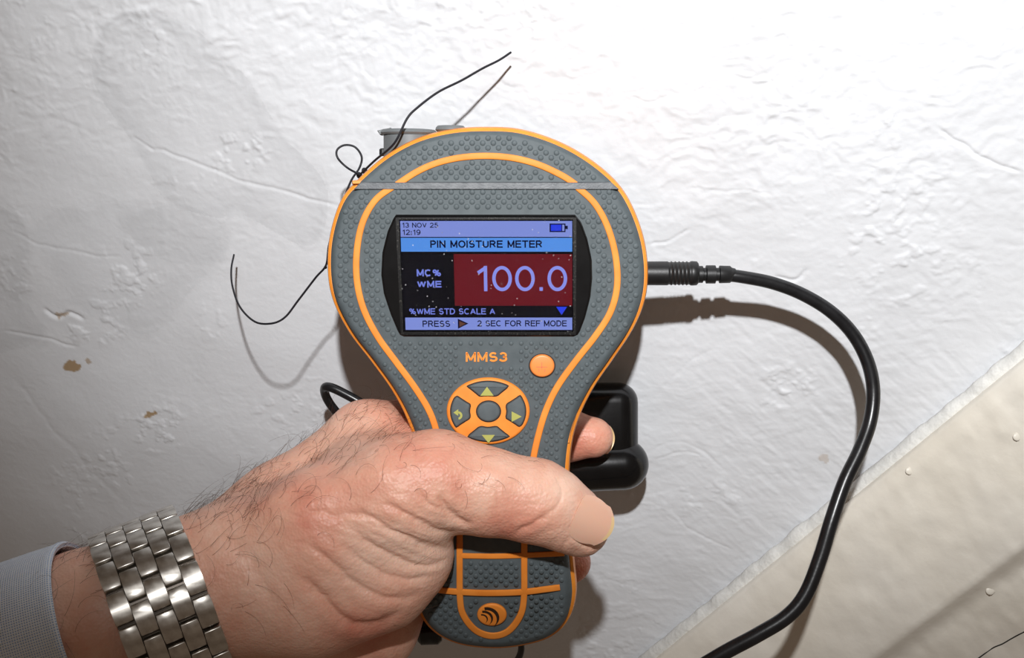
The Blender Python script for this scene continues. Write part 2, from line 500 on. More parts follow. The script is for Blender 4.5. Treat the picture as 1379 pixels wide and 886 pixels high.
def shell(name, loops, m, parent, close_top=True, close_bot=True, clip=None):
    """loops: list of (polygon px, height m) from back to front"""
    V = []; Fc = []; n = len(loops[0][0])
    for P, hh in loops:
        for p in P: V.append(Mp(p[0], p[1], hh))
    for i in range(len(loops) - 1):
        for k in range(n):
            k2 = (k + 1) % n
            Fc.append((i * n + k, i * n + k2, (i + 1) * n + k2, (i + 1) * n + k))
    if close_top: Fc.append(tuple((len(loops) - 1) * n + k for k in range(n)))
    if close_bot: Fc.append(tuple(k for k in range(n))[::-1])
    return auto_smooth(mesh(name, V, Fc, m, parent), 32)

def clipv(P, vmin=None, vmax=None):
    """squash a polygon so it ends at a horizontal line (keeps the vertex count)"""
    Q = P.copy()
    if vmax is not None: Q[:, 1] = np.minimum(Q[:, 1], vmax)
    if vmin is not None: Q[:, 1] = np.maximum(Q[:, 1], vmin)
    return Q
def clip_poly(P, v0, keep_above):
    out = []; n = len(P)
    for i in range(n):
        a, b_ = P[i], P[(i + 1) % n]
        ia = (a[1] <= v0) if keep_above else (a[1] >= v0); ib = (b_[1] <= v0) if keep_above else (b_[1] >= v0)
        if ia: out.append(a)
        if ia != ib:
            t = (v0 - a[1]) / (b_[1] - a[1]); out.append(a + (b_ - a) * t)
    return np.array(out)
def round_inset(P, d):
    T1 = P - np.roll(P, 1, 0); T2 = np.roll(P, -1, 0) - P
    T1 /= np.linalg.norm(T1, axis=1)[:, None] + 1e-9; T2 /= np.linalg.norm(T2, axis=1)[:, None] + 1e-9
    N = np.stack([-(T1 + T2)[:, 1], (T1 + T2)[:, 0]], 1); ln = np.linalg.norm(N, axis=1)[:, None]; N = N / (ln + 1e-9)
    c = P.mean(0)
    area = 0.5 * np.sum(P[:, 0] * np.roll(P[:, 1], -1) - np.roll(P[:, 0], -1) * P[:, 1])
    if area < 0: N = -N
    k = 1 / np.clip(ln / 2, 0.5, 1)
    return P + N * d * k
def half(d, v0, above, N):
    """part of the outline inset by d that lies above / below v0, as N points starting at the cut"""
    P = clip_poly(inset(d), v0, above)
    k = [i for i in range(len(P)) if abs(P[i][1] - v0) < 1e-6 and abs(P[(i + 1) % len(P)][1] - v0) < 1e-6][0]
    P = np.roll(P, -(k + 1), 0)
    seg = np.linalg.norm(np.diff(P, axis=0), axis=1); t = np.concatenate([[0], np.cumsum(seg)]); q = np.linspace(0, t[-1], N)
    return np.stack([np.interp(q, t, P[:, 0]), np.interp(q, t, P[:, 1])], 1)
def front(name, v0, above, N, m, base=-0.006, wd=13, drop=0.0026):
    L = [(half(0, v0, above, N), base), (half(0, v0, above, N), -drop - 0.0006)]
    for a in (0.12, 0.3, 0.5, 0.7, 0.85, 1.0):
        L.append((half(wd * a * a * 0.4 + wd * a * 0.6, v0, above, N), -drop * (1 - math.sin(a * math.pi / 2))))
    return shell(name, L, m, meter)
cap_poly = clip_poly(OUTL, 245.0, True)
main_poly = clip_poly(OUTL, 255.5, False)
front('top_cap', 245.0, True, 90, M_GREY, wd=8, drop=0.0016)
front('front_shell', 255.5, False, 330, M_GREY, wd=11, drop=0.0024)
# separator strip
def poly_slab(name, P, h0, h1, m, parent=meter, bev=0.0, bw=1.2):
    P = np.array(P, float)
    L = [(P, h0), (P, h1 - bev)] + ([(round_inset(P, bw), h1)] if bev else [])
    return shell(name, L, m, parent)
poly_slab('separator_strip', [(486, 245.2), (823, 245.2), (834, 255.3), (476, 255.3)], -0.006, 0.0007, M_DGREY, bev=0.0004)
core = shell('inner_body', [(inset(9), -0.034), (inset(4), -0.030), (inset(3), -0.006), (inset(8), -0.0035)], M_BLACKM, meter)
# orange bumper round the sides
L = [(inset(3), -0.0205), (inset(-4), -0.0200), (inset(-7.2), -0.0175), (inset(-8), -0.012), (inset(-7.5), -0.0075), (inset(-5), -0.0048), (inset(-1.5), -0.0042), (inset(4), -0.0044)]
shell('side_bumper', L, M_BUMPER, meter)
# small flag of the bumper at the left of the strip, and step on the right
poly_slab('bumper_tab', [(472, 243), (489, 241), (489, 248), (472, 248)], -0.010, -0.003, M_BUMPER, bev=0.0005)
poly_slab('bumper_step', [(773, 558), (779, 556), (770, 585), (768, 600), (760, 601), (762, 585)], -0.009, -0.0034, M_BUMPER, bev=0.0005)
shell('back_shell', [(inset(26), -0.0365), (inset(14), -0.0355), (inset(5), -0.031), (inset(2), -0.0215), (inset(2), -0.0195)], M_GREY, meter)

# ---- orange inlay lines
def ribbon(name, P, wpx, m, h1=0.00045, h0=-0.0006, parent=meter, taper=False, step=5.0, cat=True):
    Q = catmull(P, 10) if cat else np.array(P, float)
    Q = resample(Q, step)
    T = np.gradient(Q, axis=0); T /= np.linalg.norm(T, axis=1)[:, None]; N = np.stack([-T[:, 1], T[:, 0]], 1)
    prof = [(-1, h0), (-1, h1 * .6), (-.88, h1 * .9), (-.6, h1), (.6, h1), (.88, h1 * .9), (1, h1 * .6), (1, h0)]
    V = []; Fc = []; k = len(prof)
    for i, p in enumerate(Q):
        ww = wpx / 2
        if taper: ww *= min(1, 0.35 + 5 * min(i, len(Q) - 1 - i) / len(Q))
        for s, hh in prof: V.append(Mp(p[0] + N[i][0] * s * ww, p[1] + N[i][1] * s * ww, hh))
    for i in range(len(Q) - 1):
        for j in range(k - 1): Fc.append((i * k + j, i * k + j + 1, (i + 1) * k + j + 1, (i + 1) * k + j))
    Fc.append(tuple(range(k))); Fc.append(tuple((len(Q) - 1) * k + j for j in range(k))[::-1])
    return auto_smooth(mesh(name, V, Fc, m, parent), 50), Q
INL = []
LEFT = [(592, 640), (591, 610), (588, 582), (578, 553), (559, 522), (534, 488), (508, 452), (489, 414), (480.5, 375), (481, 335), (489, 298), (506, 269), (531, 250)]
TOP = [(534, 249), (562, 231), (590, 219), (622, 212), (657, 210), (692, 213), (726, 222), (758, 237), (776, 249)]
RIGHT = [(774, 249), (800, 273), (818, 305), (829, 345), (831, 385), (822, 420), (802, 452), (776, 485), (751, 520), (735, 553), (724, 590), (717, 625), (714, 660)]
for nm, P in (('orange_inlay', LEFT), ('orange_inlay', TOP), ('orange_inlay', RIGHT)):
    _, Q = ribbon(nm, P, 8.6, M_ORANGE); INL.append(Q)
# lower handle lines
for P, wd_, cat in [([(619, 716), (619, 760), (619.5, 806), (624, 828), (640, 848), (662, 856), (684, 850), (700, 830), (705.5, 806), (706, 760), (706, 716)], 8.5, True),
                    ([(617, 748), (640, 748.5), (680, 748.5), (760, 745)], 7, True),
                    ([(571, 791), (605, 796), (650, 798.5), (700, 797.5), (735, 793.5), (754, 791)], 7.5, True)]:
    _, Q = ribbon('orange_inlay', P, wd_, M_ORANGE, h1=0.00055); INL.append(Q)

# ---- screen window
def bez_poly(d=0.0):
    P = [(534, 290), (774, 290), (782, 300), (790, 322), (796, 350), (796.5, 375), (794, 400), (787, 427), (779, 448), (775, 452), (541, 452), (537, 446),
         (527, 422), (518, 395), (514.5, 370), (516, 340), (523, 312), (531, 294)]
    return round_inset(resample(np.array(P, float), 6.0, True), d)
BZ = bez_poly()
bez = shell('screen_bezel', [(round_inset(BZ, -1), -0.002), (round_inset(BZ, -1), 0.0002), (round_inset(BZ, 0.6), 0.0005), (round_inset(BZ, 1.8), 0.0003)], M_BLACK, meter)
def rect(x0, y0, x1, y1): return [(x0, y0), (x1, y0), (x1, y1), (x0, y1)]
# raised inner window frame, slightly scuffed
M_FRAME = add_noise(mat('scuffed_clear_plastic', rgb(40, 40, 40), 0.25), rgb(16, 16, 16), rgb(84, 82, 76), 1600, 8, lo=.55, hi=.85)
def frame_rect(name, q0, q1, h0, h1, m, parent):
    V = [Mp(*p, h0) for p in q0] + [Mp(*p, h1) for p in q0] + [Mp(*p, h1) for p in q1] + [Mp(*p, h0) for p in q1]
    Fc = []
    for a in range(3):
        for k in range(4): Fc.append((a * 4 + k, a * 4 + (k + 1) % 4, (a + 1) * 4 + (k + 1) % 4, (a + 1) * 4 + k))
    return auto_smooth(mesh(name, V, Fc, m, parent, smooth=False), 30)
frame_rect('window_frame', [(533, 293), (776, 293), (775.5, 450.5), (540, 450.5)], [(537.5, 295.5), (771.5, 295.5), (772, 446.5), (543.5, 446.5)], 0.0002, 0.0007, M_FRAME, bez)
# LCD: panels lit from behind, tilted slightly the way the display sits
def LC(x, y): # bilinear nudge so that the display's left edge leans as in the photograph
    t = (y - 296) / 150.0
    s = (772 - x) / 234.0
    return (x + 5.0 * t * s, y)
lcd = empty('lcd_screen', meter.location, None); lcd.parent = meter; lcd.location = (0, 0, 0)
lcd['label'] = 'lit colour display reading 100.0'
HL = 0.00034
def lcd_panel(name, x0, y0, x1, y1, m, dh=0.0):
    return mesh(name, [Mp(*LC(*p), HL + dh) for p in rect(x0, y0, x1, y1)] + [Mp(*LC(*p), HL + dh - 0.00003) for p in rect(x0, y0, x1, y1)],
                [(0, 1, 2, 3), (7, 6, 5, 4), (0, 4, 5, 1), (1, 5, 6, 2), (2, 6, 7, 3), (3, 7, 4, 0)], m, lcd, smooth=False)
E_HEAD = emis('lcd_header', rgb(128, 144, 218), 0.95)
E_TITLE = emis('lcd_title', rgb(84, 144, 228), 0.97)
E_RED = emis('lcd_red', rgb(108, 22, 30), 0.85)
E_NUM = emis('lcd_number', rgb(134, 142, 226), 1.0)
E_TXT = emis('lcd_small_text', rgb(112, 126, 214), 1.0)
E_DARK = emis('lcd_dark_text', rgb(8, 8, 40), 1.0)
E_BG = emis('lcd_background', rgb(8, 8, 12), 1.0)
E_BLUE = emis('lcd_blue', rgb(40, 62, 222), 1.0)
E_BRN = emis('lcd_brown', rgb(96, 62, 48), 1.0)
lcd_panel('display_panel', 537, 296, 772, 447, E_BG)
lcd_panel('status_bar', 539, 297.5, 770.5, 319, E_HEAD, .00002)
lcd_panel('title_bar', 539, 320.2, 770.5, 338.8, E_TITLE, .00002)
lcd_panel('reading_panel', 610, 342, 770.5, 411.5, E_RED, .00002)
lcd_panel('footer_bar', 541.5, 427.5, 770.5, 444, E_HEAD, .00002)

def arc(cx, cy, rx, ry, a0, a1, n=12):
    return [(cx + rx * math.cos(math.radians(a0 + (a1 - a0) * k / n)), cy + ry * math.sin(math.radians(a0 + (a1 - a0) * k / n))) for k in range(n + 1)]
def OV(cx, cy, rx, ry): return arc(cx, cy, rx, ry, 90, 450, 28)
GLY = {   # plain sans letters as strokes: (advance width, list of strokes), cap height 1
 '0': (.56, [OV(.28, .5, .28, .5)]), '1': (.36, [[(.04, .76), (.28, .97)], [(.30, 1), (.30, 0)]]),
 '2': (.56, [arc(.28, .71, .26, .29, 170, -30, 14) + [(.02, 0)], [(0, 0), (.56, 0)]]),
 '3': (.54, [arc(.26, .74, .24, .26, 160, -90, 14), arc(.25, .27, .28, .27, 90, -165, 14)]),
 '5': (.56, [[(.52, 1), (.12, 1), (.05, .5)], arc(.26, .32, .29, .32, 140, -160, 16)]),
 '6': (.56, [arc(.28, .32, .27, .32, 90, 450, 20), arc(.34, .46, .34, .54, 60, 190, 12)]),
 '9': (.56, [OV(.28, .68, .27, .32), arc(.22, .54, .34, .54, -120, 10, 12)]),
 ':': (.10, [[(.05, 0), (.05, .13)], [(.05, .55), (.05, .68)]]), '.': (.10, [[(.05, .02), (.05, .03)]]),
 '%': (.92, [OV(.2, .76, .17, .22), OV(.72, .24, .17, .22), [(.66, 1), (.26, 0)]]),
 'A': (.70, [[(0, 0), (.35, 1)], [(.35, 1), (.70, 0)], [(.13, .34), (.57, .34)]]),
 'C': (.68, [arc(.36, .5, .36, .5, 48, 312, 24)]),
 'D': (.64, [[(0, 0), (0, 1)], [(0, 1), (.26, 1)] + arc(.26, .5, .38, .5, 90, -90, 14) + [(0, 0)]]),
 'E': (.56, [[(0, 0), (0, 1)], [(0, 1), (.56, 1)], [(0, .53), (.52, .53)], [(0, 0), (.57, 0)]]),
 'F': (.52, [[(0, 0), (0, 1)], [(0, 1), (.54, 1)], [(0, .52), (.46, .52)]]),
 'I': (.02, [[(0, 0), (0, 1)]]), 'L': (.48, [[(0, 1), (0, 0)], [(0, 0), (.5, 0)]]),
 'M': (.70, [[(0, 0), (0, 1)], [(0, 1), (.35, .08)], [(.35, .08), (.70, 1)], [(.70, 1), (.70, 0)]]),
 'N': (.60, [[(0, 0), (0, 1)], [(0, 1), (.60, 0)], [(.60, 0), (.60, 1)]]),
 'O': (.74, [OV(.37, .5, .37, .5)]),
 'P': (.56, [[(0, 0), (0, 1)], [(0, 1), (.30, 1)] + arc(.30, .735, .26, .265, 90, -90, 10) + [(0, .47)]]),
 'R': (.62, [[(0, 0), (0, 1)], [(0, 1), (.32, 1)] + arc(.32, .745, .26, .255, 90, -90, 10) + [(0, .49)], [(.34, .49), (.62, 0)]]),
 'S': (.58, [arc(.29, .745, .255, .255, 30, 250, 12) + arc(.29, .265, .285, .265, 70, -155, 12)]),
 'T': (.60, [[(.30, 0), (.30, 1)], [(0, 1), (.60, 1)]]),
 'U': (.58, [[(0, 1), (0, .32)] + arc(.29, .32, .29, .32, 180, 360, 14) + [(.58, 1)]]),
 'V': (.64, [[(0, 1), (.32, 0)], [(.32, 0), (.64, 1)]]),
 'W': (.92, [[(0, 1), (.23, 0)], [(.23, 0), (.46, .96)], [(.46, .96), (.69, 0)], [(.69, 0), (.92, 1)]]),
 ' ': (.22, [])}
def text_part(name, s, x0, x1, y0, y1, m, parent, hh, fn=lambda x, y: (x, y), bold=.15, place=Mp):
    """flat sans lettering filling x0..x1, y0 (cap top)..y1 (baseline); strokes become one flat mesh"""
    gap = .09 + bold; x = bold / 2; S_ = []
    for ch in s:
        wd_, st_ = GLY[ch]
        for P in st_:
            closed = len(P) > 3 and math.hypot(P[0][0] - P[-1][0], P[0][1] - P[-1][1]) < 1e-6
            # keep outlines inside the cap height
            S_.append(([(x + a, bold / 2 + b_ * (1 - bold)) for a, b_ in P], closed))
        x += wd_ + gap
    tot = x - gap + bold / 2
    kx = (x1 - x0) / tot; ky = y1 - y0
    V = []; Fc = []
    for P, closed in S_:
        P = np.array(P) * np.array([kx, ky]); hw = bold * ky / 2
        T = np.diff(P, axis=0); T /= np.linalg.norm(T, axis=1)[:, None] + 1e-12
        n = len(P); o = len(V)
        if not closed and n == 2 and abs(T[0][0]) > .995: P = P + np.array([[-hw, 0], [hw, 0]]) * np.sign(T[0][0])
        if not closed and n == 2 and abs(T[0][1]) > .99: P = P + np.array([[0, -hw], [0, hw]]) * np.sign(T[0][1])
        for i in range(n):
            a = T[i - 1] if (i > 0 or closed) else T[0]; b_ = T[i % (n - 1)] if (i < n - 1 or closed) else T[-1]
            t = a + b_; t /= np.linalg.norm(t) + 1e-12; nn = np.array([-t[1], t[0]]); c = max(.5, float(np.dot(nn, [-a[1], a[0]])))
            for sg in (-1, 1):
                q = P[i] + nn * hw / c * sg
                X_, Y_ = fn(x0 + q[0], y1 - q[1]); V.append(place(X_, Y_, hh))
        for i in range(n - 1): Fc.append((o + 2 * i, o + 2 * i + 1, o + 2 * i + 3, o + 2 * i + 2))
    return mesh(name, V, Fc, m, parent, smooth=False)
th = HL + 0.00005
text_part('date_text', '13 NOV 25', 541, 590, 299.8, 306.6, E_DARK, lcd, th, LC, .16)
text_part('time_text', '12:19', 541, 566, 309.2, 316.4, E_DARK, lcd, th, LC, .16)
text_part('title_text', 'PIN MOISTURE METER', 578.5, 730, 323.6, 333.6, E_DARK, lcd, th, LC, .19)
text_part('unit_text', 'MC%', 559, 592.5, 362.5, 372, E_TXT, lcd, th, LC, .21)
text_part('unit_text', 'WME', 559, 592.5, 378, 387, E_TXT, lcd, th, LC, .21)
text_part('reading_text', '100.0', 638, 764, 358, 392, E_NUM, lcd, th, LC, .135)
text_part('scale_text', '%WME STD SCALE A', 547, 665, 415, 423.2, E_TXT, lcd, th, LC, .17)
text_part('hint_text', 'PRESS', 565, 603, 431.5, 440, E_DARK, lcd, th, LC, .17)
text_part('hint_text', '2 SEC FOR REF MODE', 640, 763, 431.2, 439.4, E_DARK, lcd, th, LC, .17)
def lcd_poly(name, P, m, dh=0.0): return mesh(name, [Mp(*LC(*p), th + dh) for p in P], [tuple(range(len(P)))], m, lcd, smooth=False)
lcd_poly('scroll_arrow', [(748.5, 413), (763.5, 413), (756, 424)], E_BLUE)
lcd_poly('play_arrow_outline', [(613.5, 429), (613.5, 442.5), (628, 435.5)], E_DARK)
lcd_poly('play_arrow', [(615.5, 432), (615.5, 440), (624.5, 435.7)], E_BRN, .00003)
lcd_poly('battery_outline', [(740, 301), (761.5, 301), (761.5, 304), (764.5, 304), (764.5, 308.5), (761.5, 308.5), (761.5, 312.5), (740, 312.5)], E_DARK)
lcd_poly('battery_level', rect(741.7, 302.5, 756, 311), E_BLUE, .00003)
lcd_poly('battery_gap', rect(757, 302.5, 760, 311), E_HEAD, .00003)
# glass pane with dust and light scratches
M_GLASS = bpy.data.materials.new('screen_glass'); M_GLASS.use_nodes = True
nt = M_GLASS.node_tree; b = nt.nodes['Principled BSDF']
b.inputs['Transmission Weight'].default_value = 1.0; b.inputs['Roughness'].default_value = 0.02; b.inputs['IOR'].default_value = 1.2
b.inputs['Base Color'].default_value = (1, 1, 1, 1)
tc = nt.nodes.new('ShaderNodeTexCoord')
vo = nt.nodes.new('ShaderNodeTexVoronoi'); vo.inputs['Scale'].default_value = 420
nt.links.new(tc.outputs['Object'], vo.inputs['Vector'])
lt = nt.nodes.new('ShaderNodeMath'); lt.operation = 'LESS_THAN'; lt.inputs[1].default_value = 0.09
nt.links.new(vo.outputs['Distance'], lt.inputs[0])
mp = nt.nodes.new('ShaderNodeMapping'); mp.inputs['Rotation'].default_value = (0, 0.5, 0); mp.inputs['Scale'].default_value = (25, 1, 320)
nt.links.new(tc.outputs['Object'], mp.inputs['Vector'])
ns = nt.nodes.new('ShaderNodeTexNoise'); ns.inputs['Scale'].default_value = 3; ns.inputs['Detail'].default_value = 5
nt.links.new(mp.outputs['Vector'], ns.inputs['Vector'])
gt = nt.nodes.new('ShaderNodeMath'); gt.operation = 'GREATER_THAN'; gt.inputs[1].default_value = 0.80
nt.links.new(ns.outputs['Fac'], gt.inputs[0])
ma = nt.nodes.new('ShaderNodeMath'); ma.operation = 'MAXIMUM'
nt.links.new(lt.outputs[0], ma.inputs[0]); nt.links.new(gt.outputs[0], ma.inputs[1])
ms = nt.nodes.new('ShaderNodeMath'); ms.operation = 'MULTIPLY'; ms.inputs[1].default_value = 0.35
nt.links.new(ma.outputs[0], ms.inputs[0])
dfs = nt.nodes.new('ShaderNodeBsdfDiffuse'); dfs.inputs['Color'].default_value = (.6, .6, .62, 1)
mix = nt.nodes.new('ShaderNodeMixShader')
nt.links.new(ms.outputs[0], mix.inputs['Fac']); nt.links.new(b.outputs[0], mix.inputs[1]); nt.links.new(dfs.outputs[0], mix.inputs[2])
nt.links.new(mix.outputs[0], nt.nodes['Material Output'].inputs['Surface'])
q = [(537.3, 295.2), (771.8, 295.2), (772.2, 446.8), (543.2, 446.8)]
mesh('screen_glass', [Mp(*p, 0.00060) for p in q] + [Mp(*p, 0.00045) for p in q],
     [(0, 1, 2, 3), (7, 6, 5, 4), (0, 4, 5, 1), (1, 5, 6, 2), (2, 6, 7, 3), (3, 7, 4, 0)], M_GLASS, meter, smooth=False)

# ---- name, buttons
text_part('model_lettering', 'MMS3', 627, 683.5, 474, 487, M_ORANGE, meter, 0.0003, bold=.2)
def ell(cx, cy, rx, ry, a0=0, a1=360, n=40):
    return [(cx + rx * math.cos(math.radians(a0 + (a1 - a0) * k / n)), cy + ry * math.sin(math.radians(a0 + (a1 - a0) * k / n))) for k in range(n + (0 if a1 - a0 == 360 else 1))]
def dome(name, P, h0, h1, m, parent, bw=2.0, k=4):
    P = np.array(P, float); L = [(P, h0)]
    for i in range(k + 1):
        a = i / k * math.pi / 2
        L.append((round_inset(P, bw * (1 - math.cos(a))), h0 + (h1 - h0) * (0.5 + 0.5 * math.sin(a))))
    return shell(name, L, m, parent)
DC = (657.5, 553)
pad = dome('button_pad', ell(DC[0], DC[1], 56, 45, n=64), -0.0005, 0.0011, M_ORANGE, meter, 4)
M_WELL = mat('button_gap', rgb(30, 22, 16), 0.7)
def arc_btn(a0, a1):
    o = []
    for k in range(13):
        a = math.radians(a0 + (a1 - a0) * k / 12); o.append((DC[0] + 50 * math.cos(a), DC[1] + 40 * math.sin(a)))
    for k in range(9):
        aa = a1 - 9 - (a1 - a0 - 18) * k / 8; a = math.radians(aa); o.append((DC[0] + 25.5 * math.cos(a), DC[1] + 22 * math.sin(a)))
    return resample(catmull(resample(np.array(o), 5, True), 4, True), 2.5, True)
icons = {270: 'up', 90: 'down', 0: 'right', 180: 'back'}
for ac in (270, 0, 90, 180):
    hw = 33 if ac in (270, 90) else 31
    P = arc_btn(ac - hw, ac + hw)
    poly_slab('button_gap', round_inset(P, -1.3), 0.0006, 0.00118, M_WELL, pad)
    bt = dome('arrow_button', P, 0.0008, 0.0019, M_GREY, pad, 2.2)
    hi = 0.00194
    if ac == 270: T_ = [(647, 531.5), (665, 531.5), (656, 519.5)]
    elif ac == 90: T_ = [(649, 584), (666.5, 584), (658, 595)]
    elif ac == 0: T_ = [(689, 552.5), (689, 566.5), (702.5, 559.5)]
    else:
        T_ = None
        arcp = ell(617.5, 558, 5.6, 5.6, -95, 85, 10); inn = ell(617.5, 558, 2.6, 2.6, 85, -95, 10)
        pts_ = arcp + inn
        mesh('return_icon', [Mp(*p, hi) for p in pts_], [(i, i + 1, 20 - i, 21 - i) for i in range(10)], M_ICON, pad, smooth=False)
        mesh('return_icon', [Mp(*p, hi) for p in [(617.5, 549.5), (611, 554.2), (617.5, 558.5)]], [(0, 1, 2)], M_ICON, pad, smooth=False)
    if T_: mesh('arrow_icon', [Mp(*p, hi) for p in T_], [(0, 1, 2)], M_ICON, pad, smooth=False)
poly_slab('button_gap', ell(DC[0] + .5, DC[1], 17, 14.8), 0.0006, 0.00118, M_WELL, pad)
dome('centre_button', ell(DC[0] + .5, DC[1], 15.5, 13.4), 0.0008, 0.0020, M_GREY, pad, 3)
poly_slab('button_gap', ell(730, 492.5, 18.2, 16.6), -0.0005, 0.00012, M_WELL, meter)
pb = dome('power_button', ell(730, 492, 16.6, 15.2), 0.0, 0.0013, mat('orange_button', rgb(238, 138, 66), 0.4), meter, 3)
M_FAINT = mat('worn_print', rgb(214, 112, 72), 0.5)
for P in ([(722, 493), (737, 493), (737, 494), (722, 494)], [(729, 487), (730, 487), (730, 497), (729, 497)], [(725, 496), (726, 496), (726, 500), (725, 500)], [(733, 496), (734, 496), (734, 500), (733, 500)]):
    mesh('worn_icon', [Mp(*p, .00133) for p in P], [(0, 1, 2, 3)], M_FAINT, pb, smooth=False)
# emblem on the handle
badge = dome('emblem', ell(662.5, 827, 20, 15), -0.0003, 0.0010, M_ORANGE, meter, 3)
M_INK = mat('dark_print', rgb(46, 28, 14), 0.5)
for (x, y, r1) in [(653, 831, 7), (657.5, 829.5, 11), (663.5, 828, 15)]:
    o1 = [(x - r1 * .55 + r1 * 1.15 * math.cos(a), y + r1 * .15 + r1 * .95 * math.sin(a)) for a in np.linspace(math.radians(-100), math.radians(48), 12)]
    i1 = [(x - r1 * .55 + r1 * 0.92 * math.cos(a), y + r1 * .33 + r1 * .85 * math.sin(a)) for a in np.linspace(math.radians(48), math.radians(-100), 12)]
    pts_ = o1 + i1
    mesh('emblem_stripe', [Mp(*p, .00105) for p in pts_], [(i, i + 1, 22 - i, 23 - i) for i in range(11)], M_INK, badge, smooth=False)

# ---- grip dots: about 1500 tiny domes joined
def dots():
    V = []; Fc = []
    innr = clip_poly(inset(9), 258.5, False); innc = clip_poly(inset(8), 242.5, True)
    pts = []
    y = 186.0; row = 0
    while y < 870:
        small = y > 452
        dx, dy = (14.2, 6.6) if not small else (13.6, 5.7)
        x = 430 + (dx / 2 if row % 2 else 0)
        while x < 880: pts.append((x, y, 4.1 if not small else 3.3)); x += dx
        y += dy; row += 1
    A = np.array(pts)
    ok = in_poly(A[:, 0], A[:, 1], innr) | in_poly(A[:, 0], A[:, 1], innc)
    for Q in INL:
        d, _ = seg_dist(A[:, 0], A[:, 1], Q); ok &= d > 7.4
    ok &= ~in_poly(A[:, 0], A[:, 1], round_inset(BZ, -6))
    ok &= ((A[:, 0] - DC[0]) / 60.5) ** 2 + ((A[:, 1] - DC[1]) / 49.5) ** 2 > 1
    ok &= ((A[:, 0] - 730) / 22) ** 2 + ((A[:, 1] - 492) / 20) ** 2 > 1
    ok &= ((A[:, 0] - 662.5) / 24) ** 2 + ((A[:, 1] - 827) / 19) ** 2 > 1
    ok &= ~((A[:, 0] > 614) & (A[:, 0] < 702) & (A[:, 1] > 466) & (A[:, 1] < 494))
    ok &= ~((A[:, 0] > 623) & (A[:, 0] < 702) & (A[:, 1] > 700) & (A[:, 1] < 745))
    for x, y, r in A[ok]:
        o = len(V)
        for rr, hh in ((1, -.00005), (.9, .00016), (.55, .00030)):
            for k in range(8):
                a = k * math.pi / 4 + .2; V.append(Mp(x + r * rr * math.cos(a), y + r * rr * math.sin(a), hh))
        V.append(Mp(x, y, .00034))
        for q_ in range(2):
            for k in range(8):
                k2 = (k + 1) % 8; Fc.append((o + q_ * 8 + k, o + q_ * 8 + k2, o + q_ * 8 + 8 + k2, o + q_ * 8 + 8 + k))
        for k in range(8): Fc.append((o + 16 + k, o + 16 + (k + 1) % 8, o + 24))
    o = mesh('grip_dots', np.array([tuple(v) for v in V]), Fc, M_GREY, meter)
    o['kind'] = 'stuff'; auto_smooth(o, 80)
dots()

# ---- ports behind the top edge
def cyl(name, c0, c1, r0, r1, m, parent, seg=28, bev=0.0004):
    c0 = Vector(c0); c1 = Vector(c1); n = (c1 - c0).normalized()
    P = [c0, c0 + n * bev, c1 - n * bev, c1]; R = [r0 - bev, r0, r1, r1 - bev]
    V, Fc = tube_geo(P, R, seg); return auto_smooth(mesh(name, np.array(V), Fc, m, parent), 40)
pt = cyl('port_tube', Mp(546, 250, -.016), Mp(546, 177, -.016), 36.5 * PX, 36.5 * PX, M_CAPG, meter)
cyl('port_cap', Mp(544, 178, -.016), Mp(544, 170.5, -.016), 40 * PX, 39 * PX, M_CAPG, meter, bev=.0006)
poly_slab('port_cap_tab', [(501, 172), (520, 168), (520, 176), (505, 178)], -.019, -.013, M_CAPG, bev=.0006, bw=1)
cyl('small_port_cap', Mp(604, 174, -.012), Mp(604, 166, -.012), 21 * PX, 20 * PX, M_CAPG, meter, bev=.0005)
poly_slab('port_hinge', [(622, 171), (642, 171), (642, 176), (622, 176)], -.015, -.011, M_CAPG, bev=.0004, bw=1)
cyl('port_pin', Mp(507, 207, -.018), Mp(507, 196, -.018), 5 * PX, 5 * PX, M_BLACKM, meter)
# strap below
tube('strap_cord', [Mp(598, 858, -.02), Mp(588, 868, -.02), Mp(578, 876, -.021)], .0008, M_BLACKM, meter)
cyl('strap_toggle', Mp(556, 884, -.022), Mp(590, 884, -.022), .0042, .0040, M_BLACK, meter, bev=.0012)
tube('strap_cord', [Mp(699, 866, -.018), Mp(701, 880, -.018), Mp(702, 905, -.018), Mp(690, 930, -.02)], .0012, M_BLACKM, meter)

# ================================================================== CORDS, CABLE, PROBE
cord = empty('tie_cord', Mp(487, 234, -.012), 'thin black tie cord knotted at the upper left of the meter, two loose ends', 'cord')
c1 = [W(486, 234, .380), W(505, 216, .3735), W(531, 193, .366), W(548, 160, .364), W(562, 145, .365), W(590, 124, .368), W(622, 108, .372), W(650, 92, .376), W(672, 81, .380), W(688, 70.5, .383)]
tube('long_strand', c1, 1.55 * .39 / F, M_THREAD, cord, 7, 8)
c2 = [W(486, 236, .380), W(468, 226, .384), W(455, 213, .383), W(454, 202, .383), W(464, 195.5, .383), W(478, 198, .383), W(487, 211, .384), W(484, 226, .384), W(473, 243, .378),
      W(463, 268, .374), W(452, 300, .373), W(443, 330, .374), W(439, 357, .380), W(425, 374, .384), W(402, 404, .388), W(384, 427, .390), W(366, 435.5, .392), W(343, 433, .398), W(323, 413, .410), W(313, 385, .422),
      W(311.5, 362, .432), W(315, 343, .440)]
tube('loop_strand', c2, 1.45 * .39 / F, M_THREAD, cord, 7, 8)
